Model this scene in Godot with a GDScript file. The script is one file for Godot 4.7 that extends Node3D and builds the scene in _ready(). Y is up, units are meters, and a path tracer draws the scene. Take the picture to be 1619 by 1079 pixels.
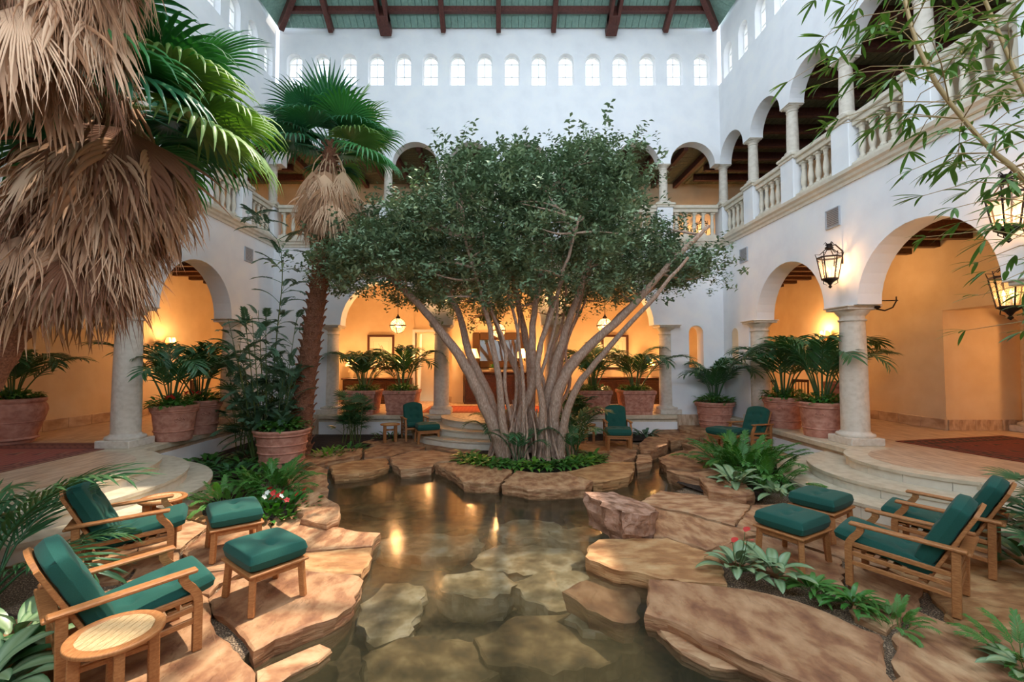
extends Node3D
# Atrium courtyard: pond, flagstones, palms and arcades. Units are metres, y is up, the camera looks along -z.
const XL := -6.7      # inner face of the left wall
const XR := 6.5       # inner face of the right wall
const ZB := -13.3     # inner face of the back wall
const ZF := 2.2       # inner face of the front wall, behind the camera
const TERRACE := 0.5
const SPRING := 3.1
const GALLERY := 5.6
const USPRING := 7.9
const SILL := 10.28
const WALLTOP := 12.05
const WATER := -0.13

var M := {}
var used := {}
var rng := RandomNumberGenerator.new()

class MB:
	var v := PackedVector3Array()
	var n := PackedVector3Array()
	var uv := PackedVector2Array()
	var col := PackedColorArray()
	var ix := PackedInt32Array()
	var tint := Color.WHITE
	var tinted := false

	func put(p: Vector3, nn: Vector3, t := Vector2.ZERO) -> int:
		v.append(p); n.append(nn); uv.append(t); col.append(tint)
		return v.size() - 1

	func tri(a: Vector3, b: Vector3, c: Vector3) -> void:
		var nn := (b - a).cross(c - a)
		if nn.length_squared() < 1e-14:
			return
		nn = nn.normalized()
		var i := put(a, nn, Vector2(0, 0))
		put(b, nn, Vector2(1, 0)); put(c, nn, Vector2(1, 1))
		ix.append_array([i, i + 2, i + 1])

	func quad(a: Vector3, b: Vector3, c: Vector3, d: Vector3) -> void:   # counter-clockwise seen from outside
		var nn := (c - a).cross(d - b)
		if nn.length_squared() < 1e-16:
			return
		nn = nn.normalized()
		var i := put(a, nn, Vector2(0, 1))
		put(b, nn, Vector2(1, 1)); put(c, nn, Vector2(1, 0)); put(d, nn, Vector2(0, 0))
		ix.append_array([i, i + 2, i + 1, i, i + 3, i + 2])

	func tri_out(a: Vector3, b: Vector3, c: Vector3, mid: Vector3) -> void:
		if (b - a).cross(c - a).dot((a + b + c) / 3.0 - mid) < 0.0:
			tri(a, c, b)
		else:
			tri(a, b, c)

	func quad_out(a: Vector3, b: Vector3, c: Vector3, d: Vector3, mid: Vector3) -> void:
		if (c - a).cross(d - b).dot((a + b + c + d) / 4.0 - mid) < 0.0:
			quad(a, d, c, b)
		else:
			quad(a, b, c, d)

	func box(c: Vector3, s: Vector3, bev := 0.0, bas := Basis.IDENTITY) -> void:
		var h := s * 0.5
		var e: float = min(bev, min(h.x, min(h.y, h.z)) * 0.6)
		var P := func(x: float, y: float, z: float, ax: int) -> Vector3:
			var q := Vector3(x * h.x, y * h.y, z * h.z)
			for k in 3:
				if k != ax:
					q[k] -= signf(q[k]) * e
			return c + bas * q
		for ax in 3:
			for sg in [-1.0, 1.0]:
				var q := []
				for w in [[-1, -1], [1, -1], [1, 1], [-1, 1]]:
					var d := Vector3.ZERO
					d[ax] = sg; d[(ax + 1) % 3] = w[0]; d[(ax + 2) % 3] = w[1]
					q.append(P.call(d.x, d.y, d.z, ax))
				quad_out(q[0], q[1], q[2], q[3], c)
		if e <= 0.0:
			return
		for ax in 3:
			var b := (ax + 1) % 3
			var g := (ax + 2) % 3
			for s1 in [-1.0, 1.0]:
				for s2 in [-1.0, 1.0]:
					var q := []
					for w in [[-1.0, b], [1.0, b], [1.0, g], [-1.0, g]]:
						var d := Vector3.ZERO
						d[ax] = w[0]; d[b] = s1; d[g] = s2
						q.append(P.call(d.x, d.y, d.z, w[1]))
					quad_out(q[0], q[1], q[2], q[3], c)
		for sx in [-1.0, 1.0]:
			for sy in [-1.0, 1.0]:
				for sz in [-1.0, 1.0]:
					tri_out(P.call(sx, sy, sz, 0), P.call(sx, sy, sz, 1), P.call(sx, sy, sz, 2), c)

	func bar(a: Vector3, b: Vector3, w: float, h: float, bev := 0.004, up := Vector3.UP) -> void:   # a beam of w x h from a to b
		var z := (b - a).normalized()
		var x := up.cross(z)
		if x.length() < 0.01:
			x = Vector3.RIGHT.cross(z)
		x = x.normalized()
		box((a + b) * 0.5, Vector3(w, h, (b - a).length()), bev, Basis(x, z.cross(x), z))

	func grid(rows: Array, wrap := false) -> void:   # smooth patch; rows of equal length, normals to the side of (next row) x (next column)
		var R := rows.size()
		var C: int = rows[0].size()
		var base := v.size()
		for r in R:
			for k in C:
				var p: Vector3 = rows[r][k]
				var r0: Vector3 = rows[max(r - 1, 0)][k]
				var r1: Vector3 = rows[min(r + 1, R - 1)][k]
				var k0 := k - 1
				var k1 := k + 1
				if wrap:
					if k0 < 0: k0 = C - 2
					if k1 > C - 1: k1 = 1
				else:
					k0 = max(k0, 0); k1 = min(k1, C - 1)
				var nn: Vector3 = (r1 - r0).cross(rows[r][k1] - rows[r][k0])
				if nn.length_squared() < 1e-16:
					var rr: int = r + 1 if r == 0 else r - 1
					nn = (r1 - r0).cross(rows[rr][k1] - rows[rr][k0])
				put(p, nn.normalized() if nn.length_squared() > 1e-18 else Vector3.UP, Vector2(float(k) / (C - 1), float(r) / (R - 1)))
		for r in R - 1:
			for k in C - 1:
				var a := base + r * C + k
				ix.append_array([a, a + 1, a + C, a + 1, a + C + 1, a + C])

	func lathe(prof: Array, seg := 16, at := Vector3.ZERO) -> void:   # prof: Vector2(radius, y) from the bottom up; doubled points make hard edges
		var rows := []
		for p in prof:
			var row := []
			for k in seg + 1:
				var a := TAU * k / seg
				row.append(at + Vector3(p.x * cos(a), p.y, p.x * sin(a)))
			rows.append(row)
		var from := 0
		for i in range(1, rows.size() + 1):
			if i == rows.size() or prof[i].distance_to(prof[i - 1]) < 1e-5:
				if i - from > 1:
					grid(rows.slice(from, i), true)
				from = i

	func tube(path: Array, radii: Array, sides := 6, cap := true) -> void:
		var x := Vector3.RIGHT
		var rows := []
		for i in path.size():
			var t: Vector3 = (path[min(i + 1, path.size() - 1)] - path[max(i - 1, 0)]).normalized()
			if i == 0:
				x = Vector3.UP.cross(t)
				if x.length() < 0.05: x = Vector3.RIGHT
			x = (x - t * x.dot(t)).normalized()
			var y := t.cross(x)
			var row := []
			for k in sides + 1:
				var a := -TAU * k / sides
				row.append(path[i] + (x * cos(a) + y * sin(a)) * radii[i])
			rows.append(row)
		grid(rows, true)
		if cap:
			for k in sides:
				tri_out(rows[0][k], rows[0][k + 1], path[0], path[1])
				tri_out(rows[-1][k], rows[-1][k + 1], path[-1], path[-2])

	func extrude(poly: PackedVector2Array, depth: float, xf := Transform3D.IDENTITY) -> void:   # poly in x,y; depth along +z of xf
		var t := Geometry2D.triangulate_polygon(poly)
		var area := 0.0
		for i in poly.size():
			area += poly[i].cross(poly[(i + 1) % poly.size()])
		for i in range(0, t.size(), 3):
			var a := poly[t[i]]
			var b := poly[t[i + 1]]
			var c := poly[t[i + 2]]
			if (b - a).cross(c - a) < 0.0:
				var s := b; b = c; c = s
			tri(xf * Vector3(a.x, a.y, depth), xf * Vector3(b.x, b.y, depth), xf * Vector3(c.x, c.y, depth))
			tri(xf * Vector3(a.x, a.y, 0), xf * Vector3(c.x, c.y, 0), xf * Vector3(b.x, b.y, 0))
		for i in poly.size():
			var a := poly[i]
			var b := poly[(i + 1) % poly.size()]
			if area < 0.0:
				var s := a; a = b; b = s
			quad(xf * Vector3(a.x, a.y, 0), xf * Vector3(b.x, b.y, 0), xf * Vector3(b.x, b.y, depth), xf * Vector3(a.x, a.y, depth))

	func leaf(xf: Transform3D, length: float, width: float, droop := 0.6, steps := 5, fold := 0.25, tip := 1.0) -> void:
		# a blade that leaves along local +z, rises along +y and arches down; fold lifts its edges
		var rows := []
		var p := Vector3.ZERO
		var ang := 0.0
		for i in steps + 1:
			var s := float(i) / steps
			var w := width * 0.5 * pow(sin(PI * clampf(s * 0.93 + 0.05, 0, 1)), 0.8) * (1.0 if s < 0.999 else 0.0) * lerpf(1.0, tip, s)
			var up := Vector3(0, cos(ang), sin(ang))
			rows.append([xf * (p + Vector3(-w, 0, 0) + up * fold * w), xf * p, xf * (p + Vector3(w, 0, 0) + up * fold * w)])
			p += Vector3(0, -sin(ang), cos(ang)) * length / steps
			ang += droop / steps
		grid(rows)

	func add(o: MB, xf := Transform3D.IDENTITY) -> void:
		var b := v.size()
		v.append_array(xf * o.v)
		var nb := xf.basis.inverse().transposed()
		for q in o.n:
			n.append((nb * q).normalized())
		uv.append_array(o.uv); col.append_array(o.col)
		for i in o.ix:
			ix.append(i + b)

	func done() -> ArrayMesh:
		var m := ArrayMesh.new()
		if v.is_empty():
			return m
		var arr := []
		arr.resize(Mesh.ARRAY_MAX)
		arr[Mesh.ARRAY_VERTEX] = v; arr[Mesh.ARRAY_NORMAL] = n; arr[Mesh.ARRAY_TEX_UV] = uv; arr[Mesh.ARRAY_INDEX] = ix
		if tinted:
			arr[Mesh.ARRAY_COLOR] = col
		m.add_surface_from_arrays(Mesh.PRIMITIVE_TRIANGLES, arr)
		return m

func _ready() -> void:
	# ------------------------------------------------------------ camera
	var cam := Camera3D.new()
	cam.name = "camera"
	cam.projection = Camera3D.PROJECTION_FRUSTUM
	cam.near = 0.05
	cam.far = 200.0
	cam.size = 2.0 * 0.05 * (539.5 / 720.0)
	cam.frustum_offset = Vector2(16.5 / 720.0 * 0.05, 0.0)
	add_child(cam)
	cam.position = Vector3(0, 2.1, 0)
	cam.rotation.x = atan(28.5 / 720.0)
	cam.current = true
	# ------------------------------------------------------------ sky, sun, unseen skylight, exposure
	var env := Environment.new()
	env.background_mode = Environment.BG_SKY
	var sky := Sky.new()
	var sm := ProceduralSkyMaterial.new()
	sm.sky_top_color = Color("c9d9f0")
	sm.sky_horizon_color = Color("eef3fa")
	sm.ground_bottom_color = Color("cfd6dc")
	sm.ground_horizon_color = Color("eef3fa")
	sm.sky_energy_multiplier = 1.5
	sm.ground_energy_multiplier = 1.5
	sky.sky_material = sm
	env.sky = sky
	env.tonemap_mode = Environment.TONE_MAPPER_LINEAR
	env.tonemap_exposure = 1.34
	env.sdfgi_enabled = true
	env.ssao_enabled = true
	env.ssil_enabled = true
	var we := WorldEnvironment.new()
	we.name = "environment"
	we.environment = env
	add_child(we)
	var sun := DirectionalLight3D.new()
	sun.name = "sun"
	sun.light_color = Color(1.0, 0.94, 0.86)
	sun.light_energy = 1.8
	sun.light_angular_distance = 0.8
	sun.shadow_enabled = true
	add_child(sun)
	sun.look_at_from_position(Vector3(0.24, 0.94, -0.24), Vector3.ZERO, Vector3.UP)
	var day := AreaLight3D.new()  # out of view under the skylight, lights the floor and walls
	day.name = "unseen_skylight_daylight"
	day.area_size = Vector2(6.4, 6.0)
	day.light_color = Color(0.885, 0.94, 1.0)
	day.light_energy = 20.0
	day.area_range = 60.0
	day.shadow_enabled = true
	add_child(day)
	day.position = Vector3(1.1, 13.1, -6.8)
	day.rotation.x = -PI / 2
	# daylight at the side windows, plus added fill lights behind the camera
	for q in [[Vector3(XL + 0.06, 10.8, -4.5), Vector3(1.0, -0.7, 0.0), 11.0, 12.0], [Vector3(XR - 0.06, 10.8, -4.5), Vector3(-1.0, -0.7, 0.0), 11.0, 12.0], [Vector3(-0.1, 10.6, ZF - 0.06), Vector3(0.0, -0.22, -1.0), 12.0, 8.0], [Vector3(-0.1, 6.9, ZF - 0.06), Vector3(0.0, -0.05, -1.0), 12.0, 52.0]]:
		var d := AreaLight3D.new()
		d.name = "window_and_fill_daylight"
		d.area_size = Vector2(q[2], 1.0)
		d.light_color = Color(0.885, 0.94, 1.0)
		d.light_energy = q[3]
		d.area_range = 60.0
		d.shadow_enabled = true
		add_child(d, true)
		d.look_at_from_position(q[0], q[0] + q[1], Vector3.UP)
	# ------------------------------------------------------------ the place
	materials()
	shell()
	colonnades()
	ground()
	round_steps("cream half-round stone steps of the right terrace, below the lantern column", Vector3(6.95, 0, -7.08), PI / 2, [1.32, 1.85, 2.3])
	round_steps("cream half-round stone steps of the left terrace, behind the left armchairs", Vector3(-7.0, 0, -6.4), -PI / 2, [1.8, 2.17, 2.5])
	round_steps("low half-round stone steps of the back terrace, behind the central tree", Vector3(-0.13, 0, -13.0), PI, [1.55, 1.95, 2.35])
	rooms()
	furniture()
	pots()
	fan_palms()
	ficus()
	beds()
	bamboo()
	lamps()

# ---------------------------------------------------------------- naming
func numbered(called: String) -> String:
	var k: int = used.get(called, 0)
	used[called] = k + 1
	return called if k == 0 else "%s_%03d" % [called, k]

func tag(o: Node, label: String, category: String, group := "") -> Node:
	o.set_meta("label", label)
	o.set_meta("category", category)
	if group:
		o.set_meta("group", group)
	return o

func thing(called: String, label: String, category: String, at := Vector3.ZERO, turn := 0.0, group := "") -> Node3D:
	var o := Node3D.new()
	o.name = numbered(called)
	add_child(o)
	o.position = at
	o.rotation.y = turn
	tag(o, label, category, group)
	return o

func put(called: String, mesh: Mesh, m: Material, parent: Node = self, xf := Transform3D.IDENTITY) -> MeshInstance3D:
	var o := MeshInstance3D.new()
	o.name = numbered(called) if parent == self else called
	o.mesh = mesh
	o.material_override = m
	o.transform = xf
	parent.add_child(o, true)
	return o

func struct(called: String, mesh: Mesh, m: Material) -> MeshInstance3D:
	var o := put(called, mesh, m)
	o.set_meta("kind", "structure")
	return o

func setting(called: String) -> Node3D:
	var o := Node3D.new()
	o.name = numbered(called)
	o.set_meta("kind", "structure")
	add_child(o)
	return o

func dup(o: Node3D, label: String, at: Vector3, turn := 0.0) -> Node3D:
	var c: Node3D = o.duplicate()
	c.name = numbered(String(o.name).rstrip("_0123456789"))
	add_child(c)
	c.position = at
	c.rotation.y = turn
	c.set_meta("label", label)
	return c

func scatter(called: String, mesh: Mesh, m: Material, places: Array, parent: Node, colors := PackedColorArray()) -> MultiMeshInstance3D:
	var mm := MultiMesh.new()
	mm.transform_format = MultiMesh.TRANSFORM_3D
	mm.use_colors = not colors.is_empty()
	mm.mesh = mesh
	mm.instance_count = places.size()
	for i in places.size():
		mm.set_instance_transform(i, places[i])
		if mm.use_colors:
			mm.set_instance_color(i, colors[i])
	var o := MultiMeshInstance3D.new()
	o.name = numbered(called) if parent == self else called
	o.multimesh = mm
	o.material_override = m
	o.set_meta("kind", "stuff")
	parent.add_child(o, true)
	return o

func bxm(s: Vector3, bev := 0.004) -> ArrayMesh:
	var b := MB.new()
	b.box(Vector3.ZERO, s, bev)
	return b.done()

func at(p: Vector3, turn := 0.0, tilt := 0.0, roll := 0.0, sc := 1.0) -> Transform3D:
	return Transform3D(Basis.from_euler(Vector3(tilt, turn, roll)).scaled_local(Vector3.ONE * sc), p)

# ---------------------------------------------------------------- materials
func noise_tex(freq: float, ramp: Array, seed_ := 1, kind := FastNoiseLite.TYPE_SIMPLEX_SMOOTH, oct := 4, size := 512) -> NoiseTexture2D:
	var f := FastNoiseLite.new()
	f.noise_type = kind
	f.frequency = freq
	f.seed = seed_
	f.fractal_octaves = oct
	f.fractal_gain = 0.55
	var g := Gradient.new()
	var offs := PackedFloat32Array()
	var cols := PackedColorArray()
	for i in ramp.size():
		offs.append(ramp[i][0]); cols.append(Color(ramp[i][1]))
	g.offsets = offs
	g.colors = cols
	var t := NoiseTexture2D.new()
	t.width = size; t.height = size
	t.seamless = true
	t.noise = f
	t.color_ramp = g
	return t

func mat(called: String, color: Color, rough := 0.8, metal := 0.0) -> StandardMaterial3D:
	var m := StandardMaterial3D.new()
	m.resource_name = called
	m.albedo_color = color
	m.roughness = rough
	m.metallic = metal
	M[called] = m
	return m

func textured(called: String, tex: Texture2D, scale: float, rough := 0.8, relief: Texture2D = null, depth := 0.0, world := true) -> StandardMaterial3D:
	var m := mat(called, Color.WHITE, rough)
	m.albedo_texture = tex
	m.uv1_triplanar = true
	m.uv1_world_triplanar = world
	m.uv1_scale = Vector3.ONE * scale
	if relief:
		m.heightmap_enabled = true
		m.heightmap_texture = relief
		m.heightmap_scale = depth
	return m

func leafy(called: String, color: Color, rough := 0.45, back := 0.25) -> StandardMaterial3D:
	var m := mat(called, color, rough)
	m.backlight_enabled = true
	m.backlight = Color(color.r * back * 2.2, color.g * back * 2.6, color.b * back)
	m.cull_mode = BaseMaterial3D.CULL_DISABLED
	return m

func glow(called: String, color: Color, energy: float) -> StandardMaterial3D:
	var m := mat(called, color, 0.6)
	m.emission_enabled = true
	m.emission = color
	m.emission_energy_multiplier = energy
	return m

func materials() -> void:
	var bumps := noise_tex(0.02, [[0.0, "000000"], [1.0, "ffffff"]], 7, FastNoiseLite.TYPE_SIMPLEX_SMOOTH, 5)
	var rough_bumps := noise_tex(0.012, [[0.0, "000000"], [0.45, "505050"], [0.55, "a0a0a0"], [1.0, "ffffff"]], 11, FastNoiseLite.TYPE_SIMPLEX_SMOOTH, 6)
	textured("plaster", noise_tex(0.006, [[0.0, "e6e7ea"], [0.5, "ecedef"], [1.0, "f1f1f0"]], 3), 0.35, 0.9, bumps, 0.25)
	textured("warm_plaster", noise_tex(0.006, [[0.0, "dcc5a2"], [0.5, "e2cdab"], [1.0, "e8d5b6"]], 4), 0.35, 0.9, bumps, 0.2)
	textured("limestone", noise_tex(0.02, [[0.0, "c4b9a8"], [0.5, "d6ccbd"], [1.0, "e0d8cb"]], 5), 0.8, 0.8, bumps, 0.2)
	textured("trim_stone", noise_tex(0.015, [[0.0, "cfc4b0"], [0.5, "d9cfbc"], [1.0, "e2d9c8"]], 6), 0.7, 0.8)
	textured("travertine", noise_tex(0.012, [[0.0, "9c8068"], [0.35, "b79b80"], [0.6, "c9b096"], [1.0, "d8c3ab"]], 8), 0.45, 0.38)
	var tr: StandardMaterial3D = M["travertine"]
	tr.uv1_scale = Vector3(1.6, 0.5, 0.3)
	textured("step_stone", noise_tex(0.015, [[0.0, "b5a68c"], [0.5, "c9bba2"], [1.0, "d6cab4"]], 9), 0.6, 0.6)
	for i in 4:
		var ramps := [["7a4e34", "a0724e", "b48a63", "c8a27a"], ["835438", "aa7c57", "bc946d", "cdaa84"], ["704730", "966847", "a97f5a", "bd946e"], ["85562f", "a6764a", "b88b5b", "c8a172"]]
		var r: Array = ramps[i]
		var m := textured("flagstone_%d" % i, noise_tex(0.014, [[0.0, r[0]], [0.4, r[1]], [0.56, r[2]], [0.9, r[3]]], 20 + i, FastNoiseLite.TYPE_SIMPLEX_SMOOTH, 6), 0.45, 0.72, rough_bumps, 1.6)
		m.uv1_scale = [Vector3(0.6, 1.6, 0.3), Vector3(0.35, 1.6, 0.65), Vector3(0.5, 1.6, 0.35), Vector3(0.3, 1.6, 0.5)][i]
	textured("boulder", noise_tex(0.01, [[0.0, "5d3c2c"], [0.4, "946c53"], [0.6, "b58d75"], [1.0, "d0ac98"]], 31, FastNoiseLite.TYPE_SIMPLEX_SMOOTH, 6), 0.9, 0.75, rough_bumps, 3.0)
	textured("pond_stone", noise_tex(0.008, [[0.0, "6a5a3c"], [0.4, "a4926a"], [0.65, "cfc29c"], [1.0, "e6deca"]], 33), 0.6, 0.9, rough_bumps, 1.0)  # pale copy: sunlight on the middle stones put into the colour
	textured("pond_stone_shaded", noise_tex(0.008, [[0.0, "3c3020"], [0.45, "6e5a38"], [0.7, "8d7850"], [1.0, "a8956c"]], 34), 0.6, 0.9, rough_bumps, 1.0)  # darker copy: shade on the other stones put into the colour
	textured("gravel", noise_tex(0.09, [[0.0, "2a211a"], [0.4, "5b4a3a"], [0.55, "8a7359"], [0.75, "b39c80"], [1.0, "cdbba4"]], 35, FastNoiseLite.TYPE_CELLULAR, 2), 1.6, 0.9, rough_bumps, 1.5)
	textured("pond_bed", noise_tex(0.02, [[0.0, "30291d"], [0.5, "54482f"], [1.0, "766a4c"]], 36), 0.8, 0.95)
	textured("soil", noise_tex(0.05, [[0.0, "1d1510"], [0.6, "3a2a1e"], [1.0, "54402f"]], 37), 1.2, 0.95, rough_bumps, 2.0)
	textured("terracotta", noise_tex(0.012, [[0.0, "9b6250"], [0.45, "bd826d"], [0.7, "c9927d"], [1.0, "d8ab98"]], 38), 1.1, 0.85, bumps, 0.2, false)
	textured("teak", noise_tex(0.02, [[0.0, "8f5830"], [0.5, "aa6f3e"], [1.0, "c08a56"]], 39), 1.0, 0.55, null, 0.0, false)
	(M["teak"] as StandardMaterial3D).uv1_scale = Vector3(6, 6, 1.4)
	textured("teak_pale", noise_tex(0.02, [[0.0, "a9865c"], [0.5, "c7a779"], [1.0, "d8bd92"]], 40), 1.0, 0.6, null, 0.0, false)
	(M["teak_pale"] as StandardMaterial3D).uv1_scale = Vector3(9, 6, 1.4)
	textured("cushion", noise_tex(0.08, [[0.0, "094238"], [0.5, "0c5045"], [1.0, "105c4f"]], 41), 3.0, 0.85, null, 0.0, false)
	(M["cushion"] as StandardMaterial3D).rim_enabled = true
	(M["cushion"] as StandardMaterial3D).rim = 0.1
	textured("beam_wood", noise_tex(0.02, [[0.0, "3d1d17"], [0.5, "532a22"], [1.0, "66382d"]], 42), 1.2, 0.6)
	textured("dark_wood", noise_tex(0.02, [[0.0, "2e160c"], [0.5, "46240f"], [1.0, "5c3319"]], 43), 1.5, 0.45)
	textured("green_board", noise_tex(0.02, [[0.0, "67877c"], [0.5, "7b9b8f"], [1.0, "8cab9e"]], 44), 1.0, 0.7)
	textured("olive_board", noise_tex(0.02, [[0.0, "5b5a44"], [0.5, "6d6c54"], [1.0, "7f7d63"]], 45), 1.0, 0.7)
	mat("iron", Color("2a1c14"), 0.5, 0.6)
	mat("brass", Color("8a6a34"), 0.35, 0.8)
	mat("vent_metal", Color("aab0b8"), 0.5, 0.3)
	mat("vent_dark", Color("5e646c"), 0.7)
	mat("window_frame", Color("f0f0ee"), 0.6)
	var gl := mat("pane", Color(1, 1, 1, 0.06), 0.03)
	gl.transparency = BaseMaterial3D.TRANSPARENCY_ALPHA
	var wt := mat("water", Color(0.27, 0.25, 0.18, 0.46), 0.14)
	wt.transparency = BaseMaterial3D.TRANSPARENCY_ALPHA
	wt.normal_enabled = true
	var nt := noise_tex(0.012, [[0.0, "000000"], [1.0, "ffffff"]], 51, FastNoiseLite.TYPE_SIMPLEX_SMOOTH, 3)
	nt.as_normal_map = true
	nt.bump_strength = 1.2
	nt.color_ramp = null
	wt.normal_texture = nt
	wt.normal_scale = 0.25
	wt.uv1_triplanar = true
	wt.uv1_world_triplanar = true
	wt.uv1_scale = Vector3.ONE * 0.8
	textured("bark", noise_tex(0.02, [[0.0, "7d6250"], [0.45, "a98b76"], [0.7, "c2a692"], [1.0, "d3bca9"]], 52), 2.2, 0.85, rough_bumps, 0.6)
	(M["bark"] as StandardMaterial3D).uv1_scale = Vector3(4, 0.9, 4)
	textured("palm_trunk", noise_tex(0.03, [[0.0, "54301f"], [0.5, "8a5a42"], [1.0, "b07f62"]], 53), 2.0, 0.9, rough_bumps, 1.5)
	leafy("ficus_leaf", Color.WHITE, 0.6, 0.0)
	var fl: StandardMaterial3D = M["ficus_leaf"]
	fl.vertex_color_use_as_albedo = true
	fl.backlight = Color(0.10, 0.16, 0.05)
	leafy("palm_green", Color("3f7d45"), 0.4, 0.3)
	leafy("palm_green_deep", Color("2b6342"), 0.4, 0.3)
	leafy("palm_olive", Color("74924c"), 0.45, 0.3)
	for i in 4:
		leafy("dead_frond_%d" % i, [Color("c79c7a"), Color("a87b58"), Color("dcb694"), Color("7c5036")][i], 0.8, 0.08)
	leafy("kentia", Color("376039"), 0.4, 0.25)
	leafy("fern_green", Color("4c7c34"), 0.5, 0.3)
	leafy("glossy_green", Color("40742f"), 0.35, 0.3)
	leafy("lime_green", Color("6d9a34"), 0.4, 0.3)
	leafy("bamboo_green", Color("4f7032"), 0.4, 0.35)
	leafy("grey_green", Color("4b6b52"), 0.45, 0.25)
	leafy("stem_green", Color("52682f"), 0.5, 0.1)
	leafy("red_petal", Color("c42a22"), 0.45, 0.2)
	leafy("white_petal", Color("efeee6"), 0.5, 0.2)
	leafy("variegated", Color.WHITE, 0.35, 0.0)
	var va: StandardMaterial3D = M["variegated"]
	va.vertex_color_use_as_albedo = true
	va.backlight = Color(0.08, 0.12, 0.05)
	mat("culm", Color("a58b5c"), 0.5)
	mat("paper", Color("efe8d8"), 0.8)
	mat("frame_wood", Color("4a2413"), 0.4)
	mat("ceramic", Color("c9b491"), 0.3)
	mat("mirror", Color("e6e6e6"), 0.03, 1.0)
	mat("gilt", Color("4c3118"), 0.5, 0.4)
	glow("lamp_shade", Color(1.0, 0.80, 0.50), 1.3)
	glow("bulb_glow", Color(1.0, 0.80, 0.50), 4.0)
	glow("sconce_shade", Color(1.0, 0.74, 0.36), 2.2)
	var lg := mat("lantern_glass", Color(1.0, 0.93, 0.8, 0.14), 0.1)
	lg.transparency = BaseMaterial3D.TRANSPARENCY_ALPHA

# ---------------------------------------------------------------- the shell
const T_LOW := 0.44    # thickness of the arcade walls
const T_UP := 0.34     # thickness of the upper walls
const BACK := -16.9    # far wall behind the back arcade
const XOUT := 10.0     # far walls behind the side arcades

func arc(c: float, y: float, r: float, n := 20) -> PackedVector2Array:
	var a := PackedVector2Array()
	for i in n + 1:
		var t := PI - PI * i / n
		a.append(Vector2(c + r * cos(t), y + r * sin(t)))
	return a

func arcade_poly(s0: float, e0: float, e1: float, s1: float, low: float, spring: float, top: float, arches: Array) -> PackedVector2Array:
	var p := PackedVector2Array()
	if e0 > s0 + 0.01:
		p.append(Vector2(s0, low)); p.append(Vector2(e0, low)); p.append(Vector2(e0, spring))
	else:
		p.append(Vector2(s0, spring))
	for a in arches:
		p.append_array(arc(a.x, spring, a.y))
	if e1 < s1 - 0.01:
		p.append(Vector2(e1, spring)); p.append(Vector2(e1, low)); p.append(Vector2(s1, low))
	else:
		p.append(Vector2(s1, spring))
	p.append(Vector2(s1, top)); p.append(Vector2(s0, top))
	var q := PackedVector2Array()
	for k in p.size():
		if q.is_empty() or q[-1].distance_to(p[k]) > 0.004:
			q.append(p[k])
	return q

func window_band(b: MB, s0: float, s1: float, mids: Array, depth: float, xf: Transform3D) -> void:
	var hw := 0.235
	var spring := 11.07
	var edges := [s0]
	for i in mids.size() - 1:
		edges.append((mids[i] + mids[i + 1]) * 0.5)
	edges.append(s1)
	for i in mids.size():
		var c: float = mids[i]
		var full := arc(c, spring, hw, 16)
		var l := PackedVector2Array([Vector2(edges[i], SILL), Vector2(c - hw, SILL)])
		for k in 9: l.append(full[k])
		l.append(Vector2(c, WALLTOP + 0.3)); l.append(Vector2(edges[i], WALLTOP + 0.3))
		b.extrude(l, depth, xf)
		var r := PackedVector2Array([Vector2(c + hw, SILL), Vector2(edges[i + 1], SILL), Vector2(edges[i + 1], WALLTOP + 0.3), Vector2(c, WALLTOP + 0.3)])
		for k in range(8, 17): r.append(full[k])
		b.extrude(r, depth, xf)

func arched_window(xf: Transform3D) -> void:   # origin: middle of the sill, on the outer side; local z points into the room
	var w := setting("window")
	w.transform = xf
	var f := MB.new()
	var ring := []
	var pts := [Vector2(-0.235, 0.0)]
	for q in arc(0, 0.79, 0.235, 16): pts.append(q)
	pts.append(Vector2(0.235, 0.0))
	for i in pts.size():
		var q: Vector2 = pts[i]
		var d := Vector2(0, 0.6) - q
		d = Vector2(signf(d.x) * 0.03, 0.0) if q.y < 0.79 else -(q - Vector2(0, 0.79)).normalized() * 0.03
		ring.append([q, q + d])
	for i in ring.size() - 1:
		var a: Vector2 = ring[i][0]
		var b: Vector2 = ring[i + 1][0]
		var c: Vector2 = ring[i + 1][1]
		var d: Vector2 = ring[i][1]
		var mid := Vector3((a.x + c.x) * 0.5, (a.y + c.y) * 0.5, 0.03)
		f.quad_out(Vector3(a.x, a.y, 0.06), Vector3(b.x, b.y, 0.06), Vector3(c.x, c.y, 0.06), Vector3(d.x, d.y, 0.06), mid)
		f.quad_out(Vector3(d.x, d.y, 0.0), Vector3(c.x, c.y, 0.0), Vector3(c.x, c.y, 0.06), Vector3(d.x, d.y, 0.06), Vector3(a.x, a.y, 0.03))
	put("frame", f.done(), M.window_frame, w)
	var m := MB.new()
	m.box(Vector3(0, 0.5, 0.03), Vector3(0.022, 1.0, 0.03))
	for y in [0.02, 0.4, 0.79]:
		m.box(Vector3(0, y, 0.03), Vector3(0.44, 0.022, 0.03))
	put("glazing_bars", m.done(), M.window_frame, w)
	var g := MB.new()
	var full := arc(0, 0.79, 0.22, 12)
	var pp := PackedVector2Array([Vector2(-0.22, 0.0), Vector2(0.22, 0.0)])
	full.reverse()
	pp.append_array(full)
	g.extrude(pp, 0.006, Transform3D(Basis.IDENTITY, Vector3(0, 0, 0.012)))
	put("pane", g.done(), M.pane, w)

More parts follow.
